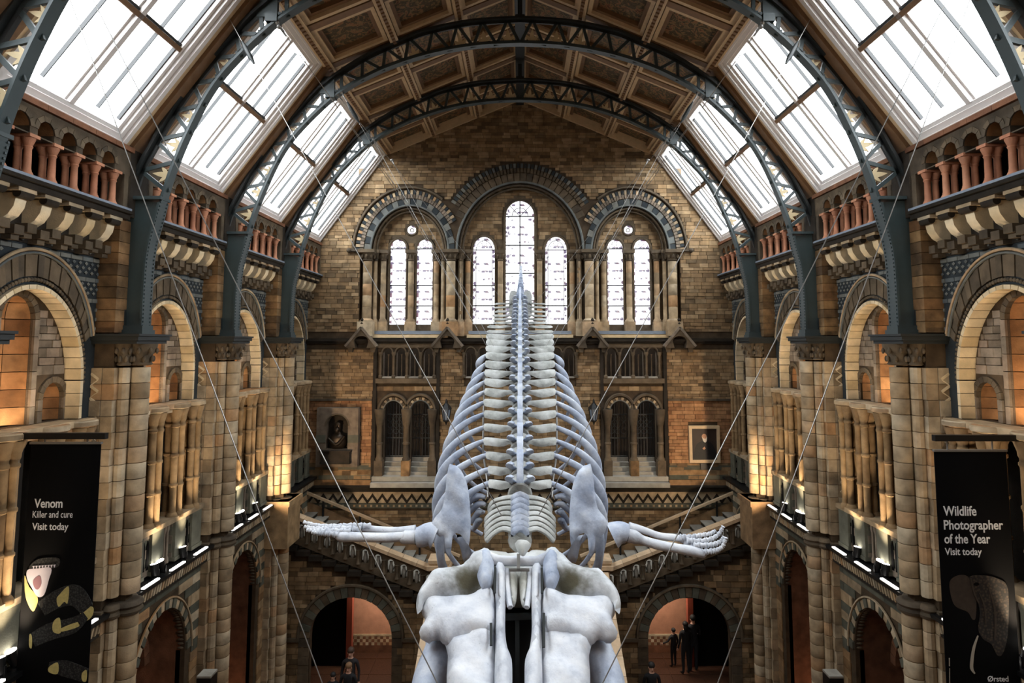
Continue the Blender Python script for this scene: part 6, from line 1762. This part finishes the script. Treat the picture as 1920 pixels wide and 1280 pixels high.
def person(x, y, h, rz, top, legs, hair, label, arms='down', long_hair=False, coat=False):
    root = empty('person', (x, y, 0)); tag(root, label, 'person')
    k = h / 1.75
    V, E, Rr = [], [], []

    def add(p, r, par=None):
        V.append(Vector(p)); Rr.append(r)
        if par is not None: E.append((par, len(V) - 1))
        return len(V) - 1
    pel = add((0, 0, .95), (.16, .12)); wa = add((0, 0, 1.1), (.145, .105), pel); ch = add((0, .0, 1.3), (.165, .115), wa); sh = add((0, 0, 1.43), (.12, .09), ch)
    nk = add((0, 0, 1.51), (.058, .058), sh); h1 = add((0, .01, 1.6), (.075, .085), nk); h2 = add((0, .015, 1.68), (.078, .09), h1); add((0, .01, 1.73), (.05, .06), h2)
    ftv = []
    for s in (-1, 1):
        hp = add((s * .09, 0, .88), (.09, .095), pel); kn = add((s * .1, .02, .5), (.06, .065), hp); an = add((s * .1, 0, .1), (.04, .045), kn); fo = add((s * .11, .06, .045), (.045, .04), an); add((s * .12, .17, .035), (.04, .028), fo)
        so = add((s * .185, 0, 1.4), (.06, .06), sh)
        if arms == 'down' or (arms == 'reach' and s > 0): el, wr = (s * .24, -.02, 1.13), (s * .25, .06, .9)
        elif arms == 'reach': el, wr = (s * .3, .06, 1.2), (s * .5, .16, 1.12)
        else: el, wr = (s * .25, .0, 1.13), (s * .12, .2, 1.12)
        e_ = add(el, (.045, .045), so); w_ = add(wr, (.03, .03), e_)
        d = (Vector(wr) - Vector(el)).normalized()
        pa = add(Vector(wr) + d * .06, (.034, .02), w_)
        sd = d.cross(Vector((0, 1, 0))).normalized() if abs(d.y) < .9 else Vector((1, 0, 0))
        for q in range(4):
            b = Vector(wr) + d * .1 + sd * (.024 * (q - 1.5)); f1_ = add(b, (.009, .009), pa); add(b + d * (.045 + .012 * (1.5 - abs(q - 1.5))) + Vector((0, .015, 0)), (.007, .007), f1_)
        tb = add(Vector(wr) + d * .05 - sd * .04, (.01, .01), w_); add(Vector(wr) + d * .09 - sd * .05, (.008, .008), tb)
    me = bpy.data.meshes.new('body'); me.from_pydata([tuple(v * k) for v in V], E, [])
    o = bpy.data.objects.new('body', me); COL.objects.link(o)
    md = o.modifiers.new('s', 'SKIN'); md.use_smooth_shade = True
    for i, r in enumerate(Rr): me.skin_vertices[0].data[i].radius = (r[0] * k, r[1] * k)
    me.skin_vertices[0].data[0].use_root = True
    sb = o.modifiers.new('u', 'SUBSURF'); sb.levels = 1; sb.render_levels = 1
    dg = bpy.context.evaluated_depsgraph_get(); m2 = bpy.data.meshes.new_from_object(o.evaluated_get(dg)); bpy.data.objects.remove(o)
    mats = [M['skin'], plain('top_cloth', top, .85), plain('leg_cloth', legs, .85), M['blackmetal']]
    m2.materials.clear()
    for m in mats: m2.materials.append(m)
    R3 = Matrix.Rotation(rz, 4, 'Z'); hemz = .72 if coat else .93
    for p in m2.polygons:
        c = p.center / k
        p.material_index = 0
        if c.z < .09: p.material_index = 3
        elif c.z < hemz and abs(c.x) < .22: p.material_index = 2
        elif c.z < 1.5: p.material_index = 1
        for wz in V:
            pass
    wr_pts = [V[i] for i in range(len(V)) if Rr[i][0] in (.034, .009, .007, .01, .008)]
    for p in m2.polygons:
        c = p.center / k
        if any((c - w).length < .045 for w in wr_pts): p.material_index = 0
    m2.transform(R3); m2.shade_smooth()
    b = bpy.data.objects.new('body', m2); COL.objects.link(b); b.parent = root; WL[b] = WL[root]
    W0 = WL[root]

    def part(nm, mb, mt):
        mb.v = [tuple(R3 @ (Vector(p) * k) + W0) for p in mb.v]; obj(nm, mb, mt, root, 60)
    hm = plain('hair', hair, .7, noise=.3)
    mb = MB().ball((0, -.015, 1.69), (.1, .112, .095), 12, 8)
    if long_hair: mb.ball((0, -.05, 1.58), (.095, .075, .14), 10, 7)
    part('hair', mb, hm)
    mb = MB().ball((0, .1, 1.615), (.014, .022, .024), 6, 5)
    for s in (-1, 1): mb.ball((s * .085, 0, 1.63), (.014, .022, .03), 6, 5)
    part('nose_and_ears', mb, M['skin'])
    mb = MB()
    for s in (-1, 1): mb.ball((s * .032, .087, 1.645), (.012, .01, .008), 6, 5)
    mb.ball((0, .09, 1.575), (.022, .01, .006), 6, 4)
    part('eyes_and_mouth', mb, M['rust'])
    return root


person(5.05, 21.05, 1.22, .5, (20, 20, 24), (22, 22, 26), (18, 14, 12), 'short child in dark clothes pointing left inside the right arch', 'reach')
person(5.33, 20.6, 1.62, .25, (16, 15, 17), (18, 17, 19), (16, 12, 10), 'person in a long black coat standing between child and tall companion', 'down', True, True)
person(5.62, 20.75, 1.76, .2, (26, 26, 30), (26, 26, 32), (20, 16, 13), 'tallest of three dark standing figures inside the right arch', 'fold')
person(3.66, 17.85, 1.72, pi, (20, 20, 22), (26, 28, 36), (22, 17, 14), 'person in black facing forward alone before the right arch', 'down')
person(-4.78, 17.9, 1.68, pi, (18, 18, 20), (24, 24, 30), (122, 90, 60), 'fair haired adult in black walking beside a girl before the left arch', 'fold', True)
person(-4.9, 18.55, 1.78, pi, (34, 30, 30), (24, 24, 30), (70, 50, 36), 'tall person half hidden behind the fair haired adult', 'down')
person(-5.24, 18.0, 1.38, pi, (22, 20, 22), (26, 26, 32), (24, 17, 14), 'girl with long dark hair, leftmost of the visitors', 'down', True)
